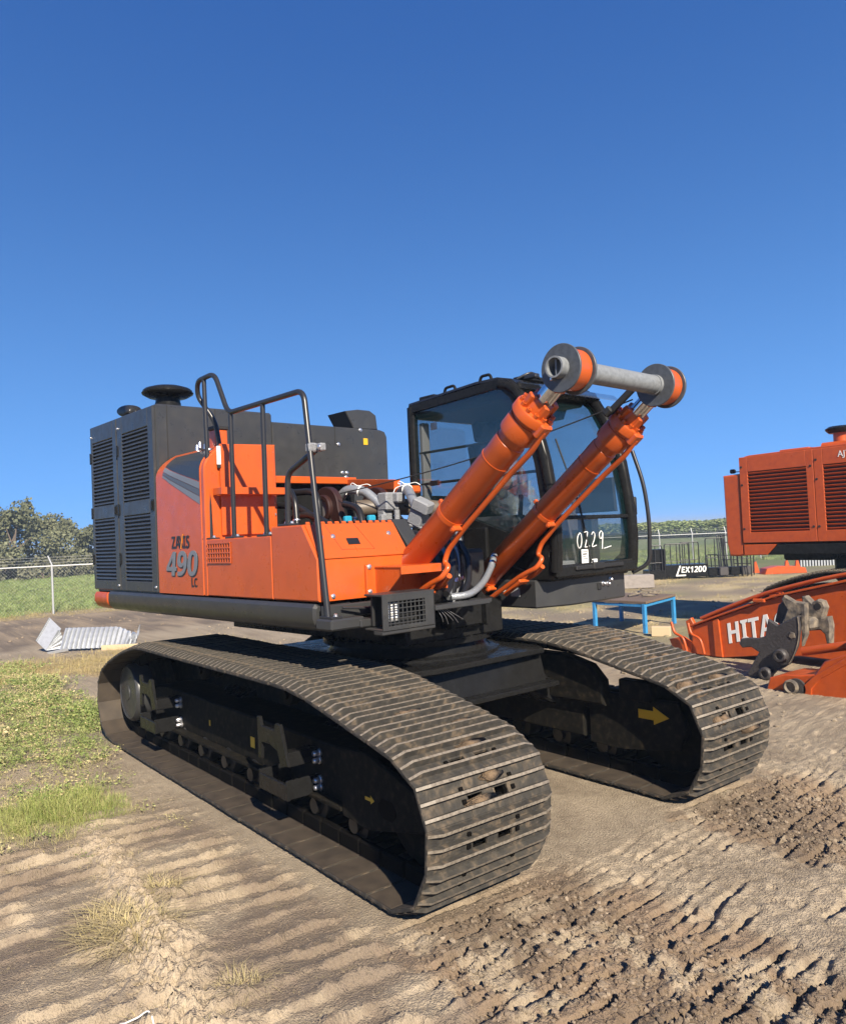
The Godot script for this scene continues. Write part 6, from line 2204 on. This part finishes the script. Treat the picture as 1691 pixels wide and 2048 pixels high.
# ---------------------------------------------------------------- second excavator on the right
func build_second():
	var o = thing("parked_excavator", "second orange excavator with louvred side doors cut by the right edge", "excavator", V(0, 0, -10.0))
	# local z = 0 is its right side face
	var b = MB.new(M.orange_worn)
	b.prism(P2([-2.47, 1.62, -2.48, 2.965, -2.12, 2.98, -2.12, 1.39, -2.22, 1.37, -2.42, 1.38]), -2.9, -0.02, 0.03)
	part(o, "counterweight", b)
	b = MB.new(M.orange_worn)
	b.prism(P2([-2.118, 1.62, -2.118, 3.24, -2.06, 3.31, -1.97, 3.325, -0.70, 3.34, 2.2, 3.34, 2.2, 1.62]), -2.85, -0.12, 0.01)
	part(o, "body", b)
	b = MB.new(M.orange_worn)
	b.prism(P2([-2.117, 1.385, -2.117, 1.60, -1.45, 1.60, -1.66, 1.395]), -2.8, -0.01, 0.015)
	part(o, "skirt_end", b)
	b = MB.new(M.black)
	b.prism(P2([-1.655, 1.395, -1.445, 1.60, 2.2, 1.60, 2.2, 1.40]), -2.8, -0.012, 0.02)
	b.box(V(-1.1, 1.35, -1.2), V(0.9, 0.16, 1.6), 0.05)
	part(o, "skirt", b)
	for d in [[-2.112, -0.70, -1.95, -0.83], [-0.69, 0.75, -0.53, 0.60]]:
		var dr = node(o, "louvred_door")
		b = MB.new(M.orange_worn)
		b.box(V((d[0] + d[2]) / 2, 2.46, -0.018), V(d[2] - d[0], 1.66, 0.036), 0.006)
		b.box(V((d[1] + d[3]) / 2, 2.46, -0.018), V(d[1] - d[3], 1.66, 0.036), 0.006)
		b.box(V((d[2] + d[3]) / 2, 1.73, -0.018), V(d[3] - d[2] + 0.01, 0.20, 0.036), 0.006)
		b.box(V((d[2] + d[3]) / 2, 3.145, -0.018), V(d[3] - d[2], 0.29, 0.036), 0.006)
		part(dr, "door_frame", b)
		b = MB.new(M.rubber)
		b.box(V((d[2] + d[3]) / 2, 2.41, -0.10), V(d[3] - d[2] + 0.1, 1.3, 0.01), 0.002)
		part(dr, "backing", b)
		var me = MB.new(M.orange_worn)
		me.at(Transform3D(Basis.from_euler(V(0.95, 0, 0)), Vector3.ZERO)).box(Vector3.ZERO, V(d[3] - d[2], 0.046, 0.008), 0.002)
		var msh = me.mesh()
		for i in 17:
			var s = MeshInstance3D.new()
			s.name = "slat"
			s.mesh = msh
			s.position = V((d[2] + d[3]) / 2, 1.86 + i * 0.069, -0.02)
			dr.add_child(s, true)
		b = MB.new(M.rubber)
		for q in [[d[0] + 0.04, 3.1], [d[0] + 0.04, 2.75], [d[0] + 0.04, 1.9], [d[1] - 0.05, 3.0], [d[1] - 0.05, 1.9]]:
			bolt(b, V(q[0], q[1], 0.0), V(0, 0, 1), 0.016)
		part(dr, "door_bolt", b)
	lettering(o, "AJ7", 0.105, 0.004, Transform3D(Basis.IDENTITY, V(-0.16, 3.16, 0.004)), M.white, false, "lettering")
	b = MB.new(M.orange_worn)
	b.box(V(-1.2, 3.355, -0.8), V(0.55, 0.05, 0.9), 0.015)
	b.at(along(V(-0.66, 3.33, -0.35), V(1, 0, 0))).lathe([Vector2(0, 0), Vector2(0.09, 0), Vector2(0.09, 0.55), Vector2(0, 0.55)], 20)
	part(o, "roof_cover", b)
	b = MB.new(M.orange_worn)
	b.at(Transform3D(Basis.IDENTITY, V(-0.42, 3.34, -0.55))).lathe([Vector2(0, 0), Vector2(0.13, 0), Vector2(0.13, 0.24), Vector2(0, 0.24)], 24)
	part(o, "air_intake_stub", b)
	b = MB.new(M.black)
	b.at(Transform3D(Basis.IDENTITY, V(-0.42, 3.58, -0.55))).lathe([Vector2(0, 0), Vector2(0.20, 0.0), Vector2(0.25, 0.05), Vector2(0.26, 0.08), Vector2(0.2, 0.12), Vector2(0, 0.14)], 32)
	part(o, "air_intake_cap", b)
	b = MB.new(M.rubber)
	b.box(V(-2.33, 3.045, -0.15), V(0.10, 0.085, 0.09), 0.02)
	b.tube([V(-2.30, 3.03, -0.15), V(-2.18, 3.03, -0.15), V(-2.18, 2.97, -0.15)], 0.012, 6)
	part(o, "rear_camera", b)
	# its near track, turned the same way
	var tx = node(o, "track_frame", Transform3D(Basis.IDENTITY, V(1.3, 0, -0.4)))
	b = MB.new(M.under)
	b.prism(P2([-2.9, 0.3, -2.9, 0.75, -2.2, 0.85, 1.2, 0.85, 1.2, 0.3]), -0.2, 0.15, 0.02)
	part(tx, "girder", b)
	b = MB.new(M.under)
	b.at(along(V(-2.66, 0.5, 0.1), V(0, 0, 1))).lathe([Vector2(0, 0), Vector2(0.34, 0), Vector2(0.34, 0.16), Vector2(0, 0.18)], 28)
	part(tx, "final_drive", b)
	var holder = node(o, "track", Transform3D(Basis.IDENTITY, V(1.3, 0, -0.4)))
	var r = build_track(holder, 0.0, 0.9, false)
	var inner: Node3D = r[0]
	for ch in inner.get_children():
		inner.remove_child(ch)
		holder.add_child(ch, true)
	holder.remove_child(inner)
	inner.free()
	b = MB.new(M.black)
	b.box(V(0.2, 1.1, -1.5), V(2.0, 0.5, 1.4), 0.05)
	part(o, "centre_frame", b)

# ---------------------------------------------------------------- scene
func _ready():
	var cam = Camera3D.new()
	cam.name = "camera"
	var f = V(-0.78508871, 0.03046623, -0.6186336)
	var rt = V(0.61723703, -0.04459342, -0.78551249)
	var up = V(0.0515186, 0.99854055, -0.01620491)
	cam.transform = Transform3D(Basis(rt, up, -f).orthonormalized(), V(5.80281, 2.05314, 4.10680))
	cam.fov = 67.345
	cam.near = 0.05
	cam.far = 3000.0
	add_child(cam)
	cam.current = true
	var env = Environment.new()
	var sky = Sky.new()
	var sm = ProceduralSkyMaterial.new()
	sm.sky_top_color = lin(0.026 / 1.9, 0.105 / 1.9, 0.385 / 1.9)
	sm.sky_horizon_color = lin(0.22 / 1.9, 0.57 / 1.9, 1.22 / 1.9)
	sm.sky_curve = 0.195
	sm.ground_bottom_color = lin(0.10, 0.08, 0.06)
	sm.ground_horizon_color = lin(0.20, 0.20, 0.18)
	sm.sun_angle_max = 1.0
	sky.sky_material = sm
	env.background_mode = Environment.BG_SKY
	env.sky = sky
	env.tonemap_mode = Environment.TONE_MAPPER_LINEAR
	env.tonemap_exposure = 1.9
	env.sdfgi_enabled = true
	env.ssao_enabled = true
	env.ssil_enabled = true
	env.fog_enabled = true
	env.fog_density = 0.0012
	env.fog_light_color = Color(0.75, 0.83, 0.92)
	var we = WorldEnvironment.new()
	we.environment = env
	add_child(we)
	var sun = DirectionalLight3D.new()
	sun.light_energy = 1.6
	sun.light_color = Color(1.0, 0.95, 0.87)
	sun.light_angular_distance = 0.5
	sun.shadow_enabled = true
	var sd = V(1.026, 0.72, 0.325).normalized()
	sun.transform = Transform3D(Basis.looking_at(-sd, Vector3.UP), sd * 50.0)
	add_child(sun)

	rng.seed = 4242
	var th = deg_to_rad(4.0)
	U = Transform3D(Basis(V(cos(th), 0, -sin(th)), Vector3.UP, V(sin(th), 0, cos(th))), V(0.3, 0, 0))
	make_materials()
	init_noise()
	build_ground()
	var ex = thing("tracked_excavator", "large orange and dark grey crawler excavator without its boom in the foreground", "excavator")
	build_undercarriage(ex)
	build_upper(ex)
	build_cab(ex)
	build_cylinders(ex)
	build_hoses(ex)
	build_second()
	build_attachments()
	build_trees()
	fence("galvanised chain link fence with one leaning topped post left of the machine", V(-23.57, 0, 2.70), V(-17.87, 0, -11.2), 3, 1.62, V(-0.9, 0, 0.3))
	fence("far chain link fence with angled post tops behind the black railings", V(-24.5, 0, -27.5), V(-4.0, 0, -46.0), 16, 1.50, V(-0.5, 0, -0.3))
	build_yard()
	build_cover()
	print("done")
